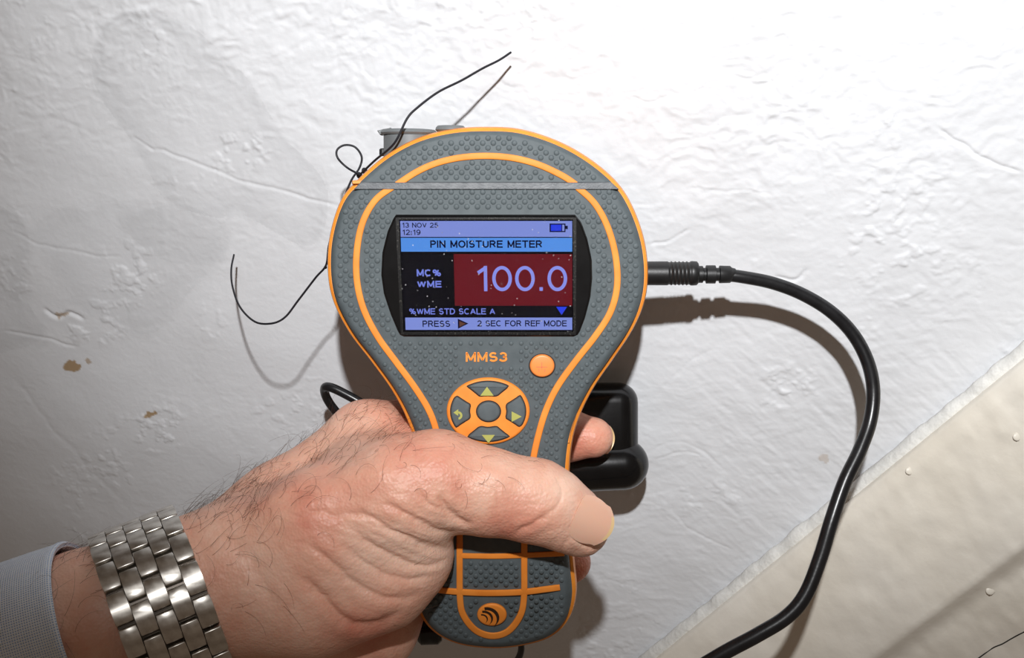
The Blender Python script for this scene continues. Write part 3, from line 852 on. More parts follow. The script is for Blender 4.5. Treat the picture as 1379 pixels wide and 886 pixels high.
for (x, y, d, r) in [(484, 236, .383, 4.5), (491, 230, .383, 4.5), (438, 360, .383, 2.3)]:
    bm = bmesh.new(); bmesh.ops.create_icosphere(bm, subdivisions=2, radius=r * d / F)
    c = W(x, y, d); Vt = [v.co * (1 + .25 * mnoise.noise(v.co * 900)) + c for v in bm.verts]; Fc = [[v.index for v in f.verts] for f in bm.faces]; bm.free()
    mesh('knot', Vt, Fc, M_THREAD, cord)

cable = empty('probe_cable', Mp(873, 368, -.012), 'black cable plugged into the right side of the meter, looping down to the right', 'cable')
dP = .384
P = [W(u_, 368, dP) for u_ in (862, 866, 886)]
def lathe_x(name, prof, v0, d, m, parent, seg=28):
    P = [W(a, v0, d) for a, r in prof]; R = [r * d / F for a, r in prof]
    V, Fc = tube_geo(P, R, seg); return auto_smooth(mesh(name, np.array(V), Fc, m, parent), 45)
prof = [(858, 16), (898, 16.2)]
for k in range(6): prof += [(899 + k * 5.2, 16.2), (900.5 + k * 5.2, 15.2), (902.5 + k * 5.2, 15.2), (904 + k * 5.2, 16.4)]
prof += [(932, 16.6), (938, 16.2), (940, 14)]
lathe_x('jack_plug', prof, 368, dP, M_BLACKM, cable)
prof = [(938, 11.5), (946, 11.5), (947, 9), (950, 9), (951, 12.4), (963, 12.4), (964, 9), (968, 9), (969, 12), (983, 11.6), (985, 9.5), (990, 8)]
lathe_x('strain_relief', prof, 369.5, dP, M_BLACKM, cable)
path = [(975, 370, .384), (1000, 373, .384), (1040, 381, .385), (1080, 396, .386), (1118, 419, .387), (1148, 449, .388), (1168, 486, .388), (1176, 525, .388), (1172, 566, .387), (1158, 606, .385), (1138, 648, .383),
        (1120, 700, .381), (1105, 750, .380), (1085, 800, .379), (1060, 830, .379), (1020, 855, .38), (970, 882, .382), (900, 925, .385), (800, 990, .39)]
tube('cable_sheath', [W(*p) for p in path], [.00205, .0022, .0023, .0024, .0024], M_CABLE, cable, 16, 8)

loop = tube('spare_cable', [W(600, 640, .444), W(540, 580, .440), W(495, 548, .438), W(462, 529, .438), W(443, 521, .439), W(437, 524, .443), W(441, 538, .449), W(457, 560, .454), W(500, 610, .460), W(560, 700, .466)], .0017, M_CABLE, None, 14, 8, origin=W(600, 640, .452))
tag(loop, 'small bend of black cable showing behind the hand, left of the meter', 'cable')

probe = empty('pin_probe', W(820, 660, .438), 'glossy black plastic probe held behind the meter beside the index fingertip', 'probe')
PD = .437
def capsule(name, a, b_, r, m, parent, seg=32):
    a = Vector(a); b_ = Vector(b_); n = (b_ - a).normalized(); P = []; R = []
    for k in range(9):
        t = math.pi / 2 * k / 8; P.append(a - n * r * math.cos(t)); R.append(max(r * math.sin(t), 1e-5))
    for k in range(9):
        t = math.pi / 2 * (1 - k / 8); P.append(b_ + n * r * math.cos(t)); R.append(max(r * math.sin(t), 1e-5))
    V, Fc = tube_geo(P, R, seg); return mesh(name, np.array(V), Fc, m, parent)
capsule('barrel', W(680, 632, PD), W(839, 625, PD), 34.5 * PD / F, M_PROBE, probe)
v_, f_ = box_geo(W(798, 572, PD + .001), (1, 0, 0), (0, 1, 0), (0, 0, 1), 61 * PD / F, .0082, 57 * PD / F)
ob = mesh('block', v_, f_, M_PROBE, probe)
bevel(ob, .0072, 8)

# ================================================================== HAND (one continuous surface from a distance field)
VX_ = 0.0008
lo = np.array([-0.250, 0.325, CAMZ - 0.150]); hi_ = np.array([0.045, 0.450, CAMZ - 0.012])
dims = np.ceil((hi_ - lo) / VX_).astype(int) + 1
axx = [lo[i] + VX_ * np.arange(dims[i]) for i in range(3)]
DF = np.full(dims, 0.03, np.float32)
def sub_slices(pmin, pmax):
    a = np.clip(np.floor((pmin - lo) / VX_).astype(int), 0, dims); b_ = np.clip(np.ceil((pmax - lo) / VX_).astype(int) + 1, 0, dims)
    return a, b_
def rcone(a, ra, b_, rb, k=.004, carve=False):
    a = np.array(a); b_ = np.array(b_); m_ = max(ra, rb) + k + 3 * VX_
    s0, s1 = sub_slices(np.minimum(a, b_) - m_, np.maximum(a, b_) + m_)
    if np.any(s1 <= s0): return
    sl = tuple(slice(s0[i], s1[i]) for i in range(3))
    x = axx[0][sl[0]][:, None, None] - a[0]; y = axx[1][sl[1]][None, :, None] - a[1]; z = axx[2][sl[2]][None, None, :] - a[2]
    ab = b_ - a; l2 = ab.dot(ab) + 1e-12
    t = np.clip((x * ab[0] + y * ab[1] + z * ab[2]) / l2, 0, 1)
    ts = t * t * (3 - 2 * t) * .5 + t * .5
    d = np.sqrt((x - t * ab[0]) ** 2 + (y - t * ab[1]) ** 2 + (z - t * ab[2]) ** 2) - (ra + (rb - ra) * ts)
    d = d.astype(np.float32); A = DF[sl]
    if carve:
        d = -d; hq = np.clip(.5 + .5 * (d - A) / k, 0, 1); DF[sl] = A * (1 - hq) + d * hq + k * hq * (1 - hq)
    else:
        hq = np.clip(.5 + .5 * (d - A) / k, 0, 1); DF[sl] = d * (1 - hq) + A * hq - k * hq * (1 - hq)
def chain(nodes, k=.004):
    for (p, q_) in zip(nodes[:-1], nodes[1:]):
        rcone(W(*p[:3]), p[3] / 1000, W(*q_[:3]), q_[3] / 1000, k)
# forearm (two parallel cones make it oval)
for dd, sr in ((-.006, 0), (.007, 0)):
    chain([(-330, 1020, .362 + dd, 26), (-60, 915, .366 + dd, 24.5), (120, 846, .370 + dd, 23), (225, 806, .374 + dd, 21), (300, 775, .377 + dd, 19.5)], .006)
# metacarpals
chain([(245, 800, .384, 16), (375, 695, .390, 15), (494, 594, .394, 12.8)], .010)
chain([(245, 810, .388, 16), (370, 745, .398, 15), (482, 665, .408, 13)], .010)
chain([(250, 830, .388, 16), (370, 790, .400, 15), (478, 735, .412, 12.5)], .010)
chain([(255, 850, .388, 16), (375, 835, .398, 15), (486, 800, .408, 12.5)], .010)
chain([(290, 870, .386, 16), (400, 870, .394, 16), (500, 840, .398, 14), (530, 800, .400, 11.5)], .010)
# ball of the thumb
chain([(290, 805, .372, 18), (420, 790, .371, 19.5), (510, 765, .370, 17), (552, 742, .369, 13.5)], .010)
# thumb
chain([(290, 775, .371, 17.5), (440, 708, .365, 17), (540, 662, .3615, 15), (592, 645, .361, 13.8)], .010)
chain([(592, 645, .361, 13.8), (655, 662, .3615, 12.5), (722, 675, .363, 12.0), (745, 684, .3635, 10.8)], .005)
chain([(745, 684, .3635, 10.9), (770, 701, .3655, 10.0), (784, 713, .367, 8.2)], .003)
# web between thumb and index
chain([(500, 640, .378, 13), (545, 612, .384, 9.5)], .010)
# fingers wrapped behind the grip
chain([(494, 594, .394, 13.2), (560, 578, .414, 10.8), (620, 576, .424, 10.2), (710, 582, .425, 9.2), (760, 586, .419, 8.8), (798, 589, .416, 7.2)], .004)
chain([(482, 665, .408, 13), (600, 652, .430, 10.3), (690, 655, .427, 9.2), (738, 660, .419, 7.8)], .003)
chain([(478, 735, .412, 12.5), (600, 738, .434, 9.8), (700, 748, .430, 8.8), (767, 757, .421, 7.6)], .003)
chain([(486, 800, .408, 12), (590, 806, .434, 8.6), (680, 806, .431, 7.8), (749, 798, .424, 6.8)], .003)

def surface_nets(D, lo, s):
    ins = D < 0
    nx, ny, nz = D.shape
    cnt = np.zeros((nx - 1, ny - 1, nz - 1), np.int8)
    for dx in (0, 1):
        for dy in (0, 1):
            for dz in (0, 1):
                cnt += ins[dx:nx - 1 + dx, dy:ny - 1 + dy, dz:nz - 1 + dz]
    act = (cnt > 0) & (cnt < 8)
    ci = np.argwhere(act); idm = np.full(act.shape, -1, np.int64); idm[act] = np.arange(len(ci))
    acc = np.zeros((len(ci), 3)); num = np.zeros(len(ci))
    cr = [(dx, dy, dz) for dx in (0, 1) for dy in (0, 1) for dz in (0, 1)]
    for i, a in enumerate(cr):
        for b_ in cr[i + 1:]:
            if sum(abs(a[k] - b_[k]) for k in range(3)) != 1: continue
            va = D[ci[:, 0] + a[0], ci[:, 1] + a[1], ci[:, 2] + a[2]]; vb = D[ci[:, 0] + b_[0], ci[:, 1] + b_[1], ci[:, 2] + b_[2]]
            c = (va < 0) != (vb < 0); t = np.where(c, va / (va - vb + 1e-20), 0)
            p = np.array(a)[None] + t[:, None] * (np.array(b_) - np.array(a))[None]
            acc += np.where(c[:, None], p, 0); num += c
    V = (ci + acc / num[:, None]) * s + lo
    Fs = []
    # x edges
    for ax in range(3):
        sh = [slice(None)] * 3; A = [slice(None)] * 3; B = [slice(None)] * 3
        A[ax] = slice(0, D.shape[ax] - 1); B[ax] = slice(1, D.shape[ax])
        ch = ins[tuple(A)] != ins[tuple(B)]
        o1, o2 = (ax + 1) % 3, (ax + 2) % 3
        e = np.argwhere(ch)
        e = e[(e[:, o1] > 0) & (e[:, o2] > 0) & (e[:, o1] < D.shape[o1] - 1) & (e[:, o2] < D.shape[o2] - 1)]
        def cell(d1, d2):
            q_ = e.copy(); q_[:, o1] -= d1; q_[:, o2] -= d2; return idm[q_[:, 0], q_[:, 1], q_[:, 2]]
        qd = np.stack([cell(0, 0), cell(1, 0), cell(1, 1), cell(0, 1)], 1)
        fl = ins[e[:, 0], e[:, 1], e[:, 2]]
        qd[~fl] = qd[~fl][:, ::-1]
        Fs.append(qd)
    return V, np.vstack(Fs)
HV, HF = surface_nets(DF, lo, VX_)

person = empty('person', W(-150, 950, .38), 'left forearm and hand in pale blue shirt cuff, thumb across the meter grip', 'person')
hand = mesh('hand_and_forearm', HV, HF.tolist(), None, person)
md = hand.modifiers.new('s', 'SMOOTH'); md.factor = .5; md.iterations = 6
md = hand.modifiers.new('u', 'SUBSURF'); md.levels = 1; md.render_levels = 1
dg = bpy.context.evaluated_depsgraph_get(); dg.update()
hm = bpy.data.meshes.new_from_object(hand.evaluated_get(dg))
hand.modifiers.clear(); hand.data = hm
n = len(hm.vertices)
co = np.empty(n * 3, np.float32); hm.vertices.foreach_get('co', co); co = co.reshape(-1, 3).astype(float)
no = np.empty(n * 3, np.float32); hm.vertices.foreach_get('normal', no); no = no.reshape(-1, 3)
org = np.array(origin_of(person))
wc = co + org
if np.mean(np.sum(no * (wc - np.array(W(300, 790, .378))), 1)) < 0:
    hm.flip_normals(); no = -no
hu = CX + wc[:, 0] / wc[:, 1] * F; hv = CY + (CAMZ - wc[:, 2]) / wc[:, 1] * F
facing = np.clip(-no[:, 1] * 1.6, 0, 1)
disp = np.zeros(n)
def crease(P, w_, dep, bulge=.35):
    dep *= .62; w_ *= 1.1
    Pw = catmull(P, 6)
    s = (hu > Pw[:, 0].min() - 40) & (hu < Pw[:, 0].max() + 40) & (hv > Pw[:, 1].min() - 40) & (hv < Pw[:, 1].max() + 40) & (facing > 0) & (wc[:, 1] < .40)
    d, t = seg_dist(hu[s] + 3 * fbm(hu[s] / 14, hv[s] / 14, 9, 2), hv[s] + 3 * fbm(hu[s] / 14, hv[s] / 14, 10, 2), Pw)
    f = np.clip(np.minimum(t, 1 - t) * 5, 0, 1)
    disp[s] += (-dep * np.exp(-(d / w_) ** 2) + bulge * dep * np.exp(-((d - 2.7 * w_) / (1.5 * w_)) ** 2)) * f * facing[s]
crease([(636, 706), (618, 700), (600, 684), (592, 664)], 4.5, .0014)
crease([(634, 716), (600, 716), (560, 700), (510, 672)], 3.6, .0010)
crease([(622, 735), (585, 738), (540, 720), (490, 694), (450, 690)], 3.6, .0010)
crease([(606, 752), (570, 762), (520, 745), (470, 712)], 3.4, .0010)
crease([(590, 772), (550, 780), (500, 764), (455, 728)], 3.4, .0008)
crease([(570, 800), (530, 806), (480, 788), (440, 752), (405, 728)], 4.4, .0011)
crease([(545, 818), (505, 842), (465, 834), (430, 800), (400, 770)], 5.5, .0017)
crease([(470, 700), (430, 690), (390, 700)], 3.5, .0005)
crease([(600, 690), (575, 676), (560, 655)], 3.0, .0005)
crease([(748, 640), (757, 662), (748, 684), (722, 700)], 2.6, .0004)
crease([(690, 722), (712, 708), (742, 694)], 3.0, .0007)
crease([(768, 720), (760, 735), (755, 748)], 2.4, .0003)
crease([(772, 722), (790, 736), (812, 742)], 2.6, .0007)
crease([(650, 640), (668, 660), (672, 690)], 3, .0003)
crease([(300, 720), (340, 760), (380, 840)], 9, .0008, .1)
crease([(500, 600), (460, 622), (420, 650), (380, 690)], 10, .0010, .1)
crease([(560, 585), (520, 590), (470, 604), (430, 612)], 9, .0012, .1)
# directional fine wrinkles of the thenar skin
m1 = np.exp(-(((hu - 540) / 90) ** 2 + ((hv - 735) / 55) ** 2)) * facing
disp += m1 * .00035 * fbm((hu + hv * .2) / 60, (hv - .35 * hu) / 7, 12, 3)
disp += facing * .00016 * fbm(hu / 26, hv / 20, 14, 3)
disp += facing * .00010 * fbm(hu / 7 + hv / 14, hv / 5, 16, 2)
# tendon along the thumb, vein over the back
def ridge(P, w_, a):
    Pw = catmull(P, 6); s = (facing > 0) & (wc[:, 1] < .40); d, t = seg_dist(hu[s], hv[s], Pw)
    disp[s] += a * np.exp(-(d / w_) ** 2) * np.clip(np.minimum(t, 1 - t) * 5, 0, 1) * facing[s]
ridge([(300, 720), (380, 690), (470, 650), (560, 622)], 20, .0010)
ridge([(640, 630), (690, 640), (735, 655)], 18, .0005)
ridge([(330, 690), (390, 660), (440, 640)], 9, .0006)
co += no * disp[:, None]
hm.vertices.foreach_set('co', co.reshape(-1).astype(np.float32))
hm.polygons.foreach_set('use_smooth', np.ones(len(hm.polygons), bool)); hm.update()
# skin tone map: redder knuckles and pads, paler thenar folds
tn = np.zeros((n, 4), np.float32)
red = .30 * np.exp(-(((hu - 590) / 60) ** 2 + ((hv - 615) / 38) ** 2)) + .5 * np.exp(-(((hu - 700) / 50) ** 2 + ((hv - 700) / 40) ** 2)) \
    + .4 * np.clip((wc[:, 1] - .39) / .012, 0, 1) + .35 * np.exp(-(((hu - 420) / 90) ** 2 + ((hv - 700) / 60) ** 2)) + .4 * fbm(hu / 60, hv / 60, 20, 3) \
    + .5 * np.exp(-(((hu - 510) / 60) ** 2 + ((hv - 850) / 40) ** 2))
pale = .5 * np.exp(-(((hu - 560) / 70) ** 2 + ((hv - 745) / 40) ** 2)) + .4 * np.exp(-(((hu - 760) / 20) ** 2 + ((hv - 660) / 30) ** 2))
tn[:, 0] = np.clip(.35 + red - pale, 0, 1); tn[:, 3] = 1
a_ = hm.color_attributes.new('tone', 'FLOAT_COLOR', 'POINT'); a_.data.foreach_set('color', tn.reshape(-1))
M_SKIN = mat('skin', rgb(214, 150, 122), 0.46, spec=0.42, Subsurface_Weight=.22, Subsurface_Scale=.0035)
nt = M_SKIN.node_tree; N = nt.nodes; L_ = nt.links; b = N['Principled BSDF']
b.inputs['Subsurface Radius'].default_value = (1, .35, .2)
at = N.new('ShaderNodeAttribute'); at.attribute_name = 'tone'
tc = N.new('ShaderNodeTexCoord')
ns = N.new('ShaderNodeTexNoise'); ns.inputs['Scale'].default_value = 260; ns.inputs['Detail'].default_value = 5
L_.new(tc.outputs['Object'], ns.inputs['Vector'])
sep = N.new('ShaderNodeSeparateColor'); L_.new(at.outputs['Color'], sep.inputs['Color'])
ad = N.new('ShaderNodeMath'); ad.operation = 'MULTIPLY_ADD'; ad.inputs[1].default_value = .5; L_.new(ns.outputs['Fac'], ad.inputs[0])
sb = N.new('ShaderNodeMath'); sb.operation = 'SUBTRACT'; sb.inputs[1].default_value = .25; L_.new(sep.outputs[0], sb.inputs[0]); L_.new(sb.outputs[0], ad.inputs[2])
cr = N.new('ShaderNodeValToRGB'); cr.color_ramp.elements[0].color = rgb(232, 192, 170); cr.color_ramp.elements[1].color = rgb(208, 134, 112)
e_ = cr.color_ramp.elements.new(.45); e_.color = rgb(222, 168, 144)
L_.new(ad.outputs[0], cr.inputs['Fac']); L_.new(cr.outputs['Color'], b.inputs['Base Color'])
v1 = N.new('ShaderNodeTexVoronoi'); v1.inputs['Scale'].default_value = 1100; L_.new(tc.outputs['Object'], v1.inputs['Vector'])
n2 = N.new('ShaderNodeTexNoise'); n2.inputs['Scale'].default_value = 600; n2.inputs['Detail'].default_value = 4; L_.new(tc.outputs['Object'], n2.inputs['Vector'])
am = N.new('ShaderNodeMath'); am.operation = 'ADD'; L_.new(v1.outputs['Distance'], am.inputs[0]); L_.new(n2.outputs['Fac'], am.inputs[1])
bp = N.new('ShaderNodeBump'); bp.inputs['Strength'].default_value = .5; bp.inputs['Distance'].default_value = .00022
L_.new(am.outputs[0], bp.inputs['Height']); L_.new(bp.outputs['Normal'], b.inputs['Normal'])
hm.materials.clear(); hm.materials.append(M_SKIN)

# ---- nails
def nail(c, t, nrm, R, half, length, edge, name='fingernail', thick=.0005, droop=0.0):
    t = Vector(t).normalized(); nrm = Vector(nrm); nrm = (nrm - t * nrm.dot(t)).normalized(); s = t.cross(nrm)
    nu, nv = 14, 12
    def pt_(a, b_, off):
        w_ = half * math.sqrt(max(0.0, 1 - max(0, (abs(a * 2 - 1.0)) * .92) ** 5)) if False else half * (0.86 + .14 * math.sin(math.pi * min(1, a * 1.15)))
        th_ = b_ * w_ / R
        aa = a * (1 - .22 * b_ * b_ if a > .5 else 1 - .22 * b_ * b_)       # rounded free end
        st_ = (.10 * b_ * b_) * (1 - a)
        x = (aa + st_) * length
        return Vector(c) + t * x + nrm * ((R + off) * math.cos(th_) - R - droop * a * a) + s * (R + off) * math.sin(th_)
    V = [pt_(i / nv, j / nu * 2 - 1, 0) for i in range(nv + 1) for j in range(nu + 1)]
    V += [pt_(i / nv, j / nu * 2 - 1, -thick) for i in range(nv + 1) for j in range(nu + 1)]
    m0 = (nv + 1) * (nu + 1); Fc = []
    for i in range(nv):
        for j in range(nu):
            a = i * (nu + 1) + j
            Fc.append((a, a + 1, a + nu + 2, a + nu + 1)); Fc.append((m0 + a, m0 + a + nu + 1, m0 + a + nu + 2, m0 + a + 1))
    for i in range(nv):
        a = i * (nu + 1); Fc.append((a, a + nu + 1, m0 + a + nu + 1, m0 + a)); a += nu; Fc.append((a, m0 + a, m0 + a + nu + 1, a + nu + 1))
    for j in range(nu):
        Fc.append((j, m0 + j, m0 + j + 1, j + 1)); a = nv * (nu + 1) + j; Fc.append((a, a + 1, m0 + a + 1, m0 + a))
    o = mesh(name, V, Fc, M_NAIL, person)
    o.data.materials.append(M_NAILE)
    for p in o.data.polygons:
        x = (p.center + origin_of(person) - Vector(c)).dot(t)
        if x > length * (1 - edge): p.material_index = 1
    auto_smooth(o, 50)
    return o
tdir = W(790, 712, .367) - W(745, 683, .366)
n0 = W(775, 691, .3530)
nail(n0, W(829, 716, .3562) - n0, (.14, -.95, .12), .0115, .0078, .0134, .10, droop=.0010)
nail(W(788, 589, .4215), (1, -.1, -.03), (.1, .95, .1), .0080, .0066, .0105, .16)

# ---- hair on the back of hand and forearm
def hairs(nh=430):
    tri = np.random.default_rng(3)
    V = []; Fc = []
    wv = co + org; n2_ = no
    def dens(u, v):
        top = np.interp(u, [60, 130, 250, 330, 400, 440, 500, 560, 620], [742, 728, 690, 640, 602, 570, 545, 570, 590])
        s = v - top
        a = np.exp(-np.maximum(s, 0) / 55.0) * (s > -6) * (u > 60) * (u < 560)
        b_ = .6 * np.exp(-(((u - 320) / 55) ** 2 + ((v - 720) / 70) ** 2))
        c = .35 * ((u > 600) & (u < 720) & (v < 660))
        d = .35 * ((u > 80) & (u < 130) & (v > 740))
        return np.where(u < 240, a * .8, a) * (1 if True else 0) + b_ + c + d
    p = dens(hu, hv) * (n2_[:, 1] < .25) * (wc[:, 1] < .40)
    p = np.where((hu > 135) & (hu < 240) & (hv > 705), 0, p)
    p /= p.sum()
    pick = tri.choice(len(hu), nh, p=p)
    base_dir = Vector((.75, 0, .45)).normalized()
    for i in pick:
        P0 = Vector(wv[i]); nn = Vector(n2_[i]).normalized()
        thumb = hu[i] > 600
        Lh = tri.uniform(.004, .0085) if thumb else tri.uniform(.006, .017)
        ang = tri.normal(0, .65)
        dirv = Matrix.Rotation(ang, 3, nn) @ (base_dir if not thumb else Vector((.4, 0, -.6)))
        dirv = (dirv - nn * dirv.dot(nn)).normalized()
        curl = tri.normal(0, 2.0)
        pts = []; d = (dirv + nn * tri.uniform(.25, .8)).normalized(); p_ = P0 - nn * .0003
        for k in range(8):
            pts.append(p_.copy()); p_ = p_ + d * Lh / 7
            d = (Matrix.Rotation(curl / 7, 3, nn) @ d - nn * .09).normalized()
        R = np.linspace(.000045, .00002, 8)
        v_, f_ = tube_geo(pts, R, 3, False, len(V)); V += v_; Fc += f_
    o = mesh('arm_hair', np.array(V), Fc, M_HAIR, person); o['kind'] = 'stuff'; o['label'] = 'sparse dark hairs'
hairs()

# ---- shirt sleeve
AX0 = np.array(W(-330, 1020, .362)); AX1 = np.array(W(225, 806, .374))
tA = (AX1 - AX0) / np.linalg.norm(AX1 - AX0)
nC = np.array([0, -1.0, 0]); nC -= tA * nC.dot(tA); nC /= np.linalg.norm(nC)
nU = np.cross(nC, tA); nU = nU if nU[2] > 0 else -nU
edge_pt = W(126, 847, .368)
s_end = (np.array(edge_pt) - AX0).dot(tA)
def girth(c0, t, nu, nc, w_=.006, K=72, pad=0.0):
    """outline of the arm round the point c0 in the plane across t: centre and radius at K angles"""
    q_ = wc - c0; q_ = q_[np.abs(q_ @ t) < w_]
    u_ = q_ @ nu; c_ = q_ @ nc; cu, cc = (u_.max() + u_.min()) / 2, (c_.max() + c_.min()) / 2
    u_ = u_ - cu; c_ = c_ - cc; th_ = 2 * np.pi * np.arange(K) / K
    # support distance of the convex hull, so that a band bridges the hollows
    sup = np.array([(u_ * math.cos(a) + c_ * math.sin(a)).max() for a in th_])
    r_ = np.array([min(sup[k] / max(math.cos(a - th_[k]), 1e-3) for k in range(K) if math.cos(a - th_[k]) > .3) for a in th_])
    for _ in range(3): r_ = (np.roll(r_, 1) + r_ * 2 + np.roll(r_, -1)) / 4
    return c0 + nu * cu + nc * cc, np.append(r_, r_[0]) + pad
TH_ = np.linspace(0, 2 * np.pi, 73)
def sleeve():
    sA_ = s_end - .045; g0 = girth(AX0 + tA * sA_, tA, nU, nC); g1 = girth(AX0 + tA * s_end, tA, nU, nC)
    seg = 96; V = []; UV = []
    ss = list(np.linspace(-.06, s_end - .003, 44)); prof = [(s, 0.0) for s in ss] + [(s_end - .0012, .0003), (s_end, -.0004), (s_end - .0006, -.0016), (s_end - .012, -.0022), (s_end - .03, -.0022)]
    for s, dr in prof:
        tt = np.clip(s / s_end, 0, 1)
        rr = .0335 + (.0300 - .0335) * tt
        for k in range(seg):
            a = 2 * math.pi * k / seg
            wob = .0007 * mnoise.noise(Vector((math.cos(a) * 1.2, math.sin(a) * 1.2, s * 45))) + .0005 * math.sin(3 * a + 1)
            # stitched ridge behind the edge
            rdg = -.0002 * math.exp(-((s - (s_end - .0085)) / .0005) ** 2)
            k_ = (s - sA_) / (s_end - sA_)
            r1 = np.interp(a, TH_, g0[1]) * (1 - k_) + np.interp(a, TH_, g1[1]) * k_ + .0024 + dr + wob + rdg; r2 = r1
            c = g0[0] * (1 - k_) + g1[0] * k_ + tA * .0006 * math.sin(2 * a)
            V.append(c + nU * r1 * math.cos(a) + nC * r2 * math.sin(a))
            UV.append((a * rr, s))
    Fc = [(i * seg + k, i * seg + (k + 1) % seg, (i + 1) * seg + (k + 1) % seg, (i + 1) * seg + k) for i in range(len(prof) - 1) for k in range(seg)]
    m = mat('blue_shirt_weave', rgb(170, 186, 208), .85, spec=.2)
    nt = m.node_tree; N = nt.nodes; L_ = nt.links; b = N['Principled BSDF']
    uv = N.new('ShaderNodeUVMap'); uv.uv_map = 'cloth'
    sp = N.new('ShaderNodeSeparateXYZ'); L_.new(uv.outputs['UV'], sp.inputs[0])
    def sine(outp, fr):
        a = N.new('ShaderNodeMath'); a.operation = 'MULTIPLY'; a.inputs[1].default_value = fr; L_.new(outp, a.inputs[0])
        s_ = N.new('ShaderNodeMath'); s_.operation = 'SINE'; L_.new(a.outputs[0], s_.inputs[0]); return s_.outputs[0]
    fr = 2 * math.pi / .0007
    sx = sine(sp.outputs[0], fr); sy = sine(sp.outputs[1], fr)
    mxm = N.new('ShaderNodeMath'); mxm.operation = 'MAXIMUM'; L_.new(sx, mxm.inputs[0]); L_.new(sy, mxm.inputs[1])
    ns = N.new('ShaderNodeTexNoise'); ns.inputs['Scale'].default_value = 500; L_.new(uv.outputs['UV'], ns.inputs['Vector'])
    ad = N.new('ShaderNodeMath'); ad.operation = 'ADD'; L_.new(mxm.outputs[0], ad.inputs[0]); L_.new(ns.outputs['Fac'], ad.inputs[1])
    cr = N.new('ShaderNodeValToRGB'); cr.color_ramp.elements[0].position = .2; cr.color_ramp.elements[0].color = rgb(172, 196, 230)
    cr.color_ramp.elements[1].position = 1.0; cr.color_ramp.elements[1].color = rgb(236, 241, 248)
    L_.new(ad.outputs[0], cr.inputs['Fac']); L_.new(cr.outputs['Color'], b.inputs['Base Color'])
    bp = N.new('ShaderNodeBump'); bp.inputs['Strength'].default_value = .5; bp.inputs['Distance'].default_value = .0002
    L_.new(mxm.outputs[0], bp.inputs['Height']); L_.new(bp.outputs['Normal'], b.inputs['Normal'])
    o = mesh('shirt_cuff', np.array(V), Fc, m, person)
    l = o.data.uv_layers.new(name='cloth')
    per = 2 * math.pi * .0318
    for p in o.data.polygons:
        us = [UV[o.data.loops[li].vertex_index] for li in p.loop_indices]
        wrap = max(u[0] for u in us) - min(u[0] for u in us) > per / 2
        for li, u in zip(p.loop_indices, us): l.data[li].uv = (u[0] + (per if wrap and u[0] < per / 2 else 0), u[1])
    o['label'] = 'pale blue woven shirt cuff'
    auto_smooth(o, 60)
sleeve()

# ================================================================== BRACELET
watch = empty('wristwatch', W(215, 905, .38), 'polished steel link watch bracelet around the hairy wrist', 'watch')
tB = tA + np.array([0, .26, 0]); tB /= np.linalg.norm(tB)
bC = np.array([0, -1.0, 0]); bC -= tB * bC.dot(tB); bC /= np.linalg.norm(bC)
bU = np.cross(bC, tB); bU = bU if bU[2] > 0 else -bU
wc0 = np.array(W(214, 809, .376)); wc0 = AX0 + tA * ((wc0 - AX0).dot(tA) + .001)
wc0, prof_r = girth(wc0, tB, bU, bC, .013, pad=.0008)
NR = 21
def ell_pt(a):
    r = float(np.interp(a % (2 * math.pi), TH_, prof_r)); return wc0 + (bU * math.cos(a) + bC * math.sin(a)) * r
aa = np.linspace(0, 2 * math.pi, 1441); pts = np.array([ell_pt(a) for a in aa]); ln = np.concatenate([[0], np.cumsum(np.linalg.norm(np.diff(pts, axis=0), axis=1))])
per = ln[-1]; pitch = per / NR; cw = .0054
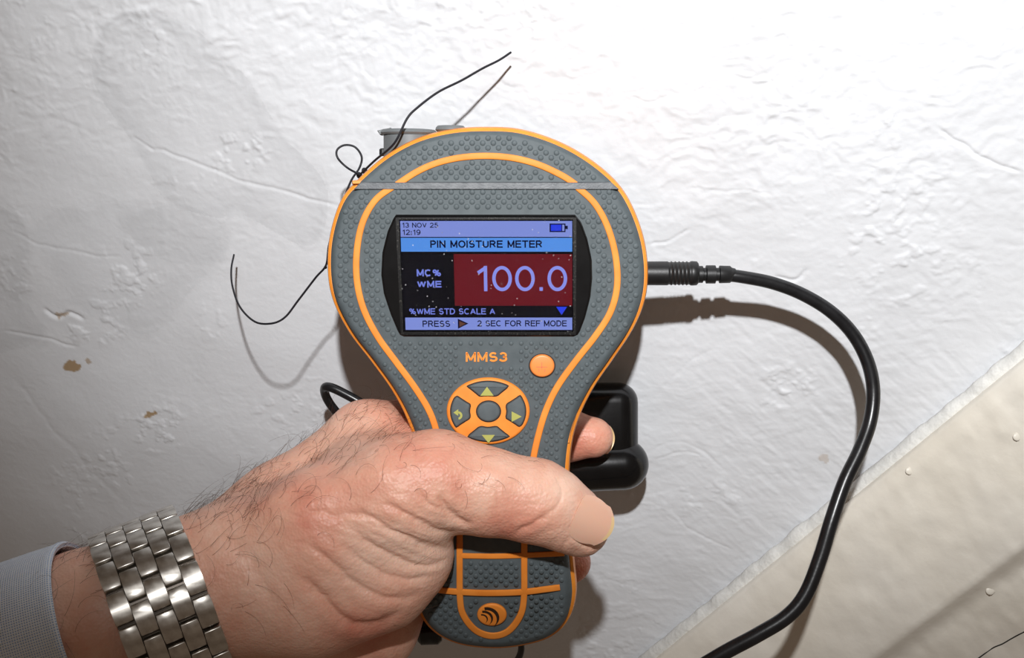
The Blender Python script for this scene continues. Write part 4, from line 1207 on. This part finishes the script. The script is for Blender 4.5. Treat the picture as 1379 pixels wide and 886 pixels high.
def link_mesh(wd, lg, th_):
    bm = bmesh.new(); bmesh.ops.create_cube(bm, size=1.0)
    bmesh.ops.subdivide_edges(bm, edges=[e for e in bm.edges if abs((e.verts[0].co - e.verts[1].co).y) > .5], cuts=4)
    for v in bm.verts:
        y = v.co.y; v.co = Vector((v.co.x * wd, y * lg, v.co.z * th_ - (.0011 * (2 * y) ** 2 * 1.0)))
    es = [e for e in bm.edges if len(e.link_faces) == 2 and e.calc_face_angle(0) > math.radians(40)]
    bmesh.ops.bevel(bm, geom=es, offset=.00035, segments=2, affect='EDGES', profile=.5)
    bmesh.ops.recalc_face_normals(bm, faces=bm.faces)
    me = bpy.data.meshes.new('link'); 
    for f in bm.faces: f.smooth = True
    for e in bm.edges:
        if len(e.link_faces) == 2: e.smooth = e.calc_face_angle(0) < math.radians(35)
    bm.to_mesh(me); bm.free(); me.materials.append(M_STEEL); return me
lm = link_mesh(cw * .965, pitch * .93, .0024)
worg = np.array(origin_of(watch))
first = None
for c in range(5):
    for r_ in range(NR):
        sl = (r_ + (.5 if c % 2 else 0) + .15) * pitch % per
        a = float(np.interp(sl, ln, aa))
        p = ell_pt(a); tg = ell_pt(a + .09) - ell_pt(a - .09); tg /= np.linalg.norm(tg)
        nr = np.cross(tB, tg); nr = nr if nr.dot(p - wc0) > 0 else -nr
        o = bpy.data.objects.new('bracelet_link', lm); COL.objects.link(o); o.parent = watch
        Mx = Matrix.Identity(4)
        for k in range(3):
            Mx[k][0] = tB[k]; Mx[k][1] = tg[k]; Mx[k][2] = nr[k]
            Mx[k][3] = (p + tB * (c - 2) * cw + nr * (.0012 + .0002 * (c % 2)) - worg)[k]
        o.matrix_local = Mx
# inner band of connecting pins, seen only as the dark between links
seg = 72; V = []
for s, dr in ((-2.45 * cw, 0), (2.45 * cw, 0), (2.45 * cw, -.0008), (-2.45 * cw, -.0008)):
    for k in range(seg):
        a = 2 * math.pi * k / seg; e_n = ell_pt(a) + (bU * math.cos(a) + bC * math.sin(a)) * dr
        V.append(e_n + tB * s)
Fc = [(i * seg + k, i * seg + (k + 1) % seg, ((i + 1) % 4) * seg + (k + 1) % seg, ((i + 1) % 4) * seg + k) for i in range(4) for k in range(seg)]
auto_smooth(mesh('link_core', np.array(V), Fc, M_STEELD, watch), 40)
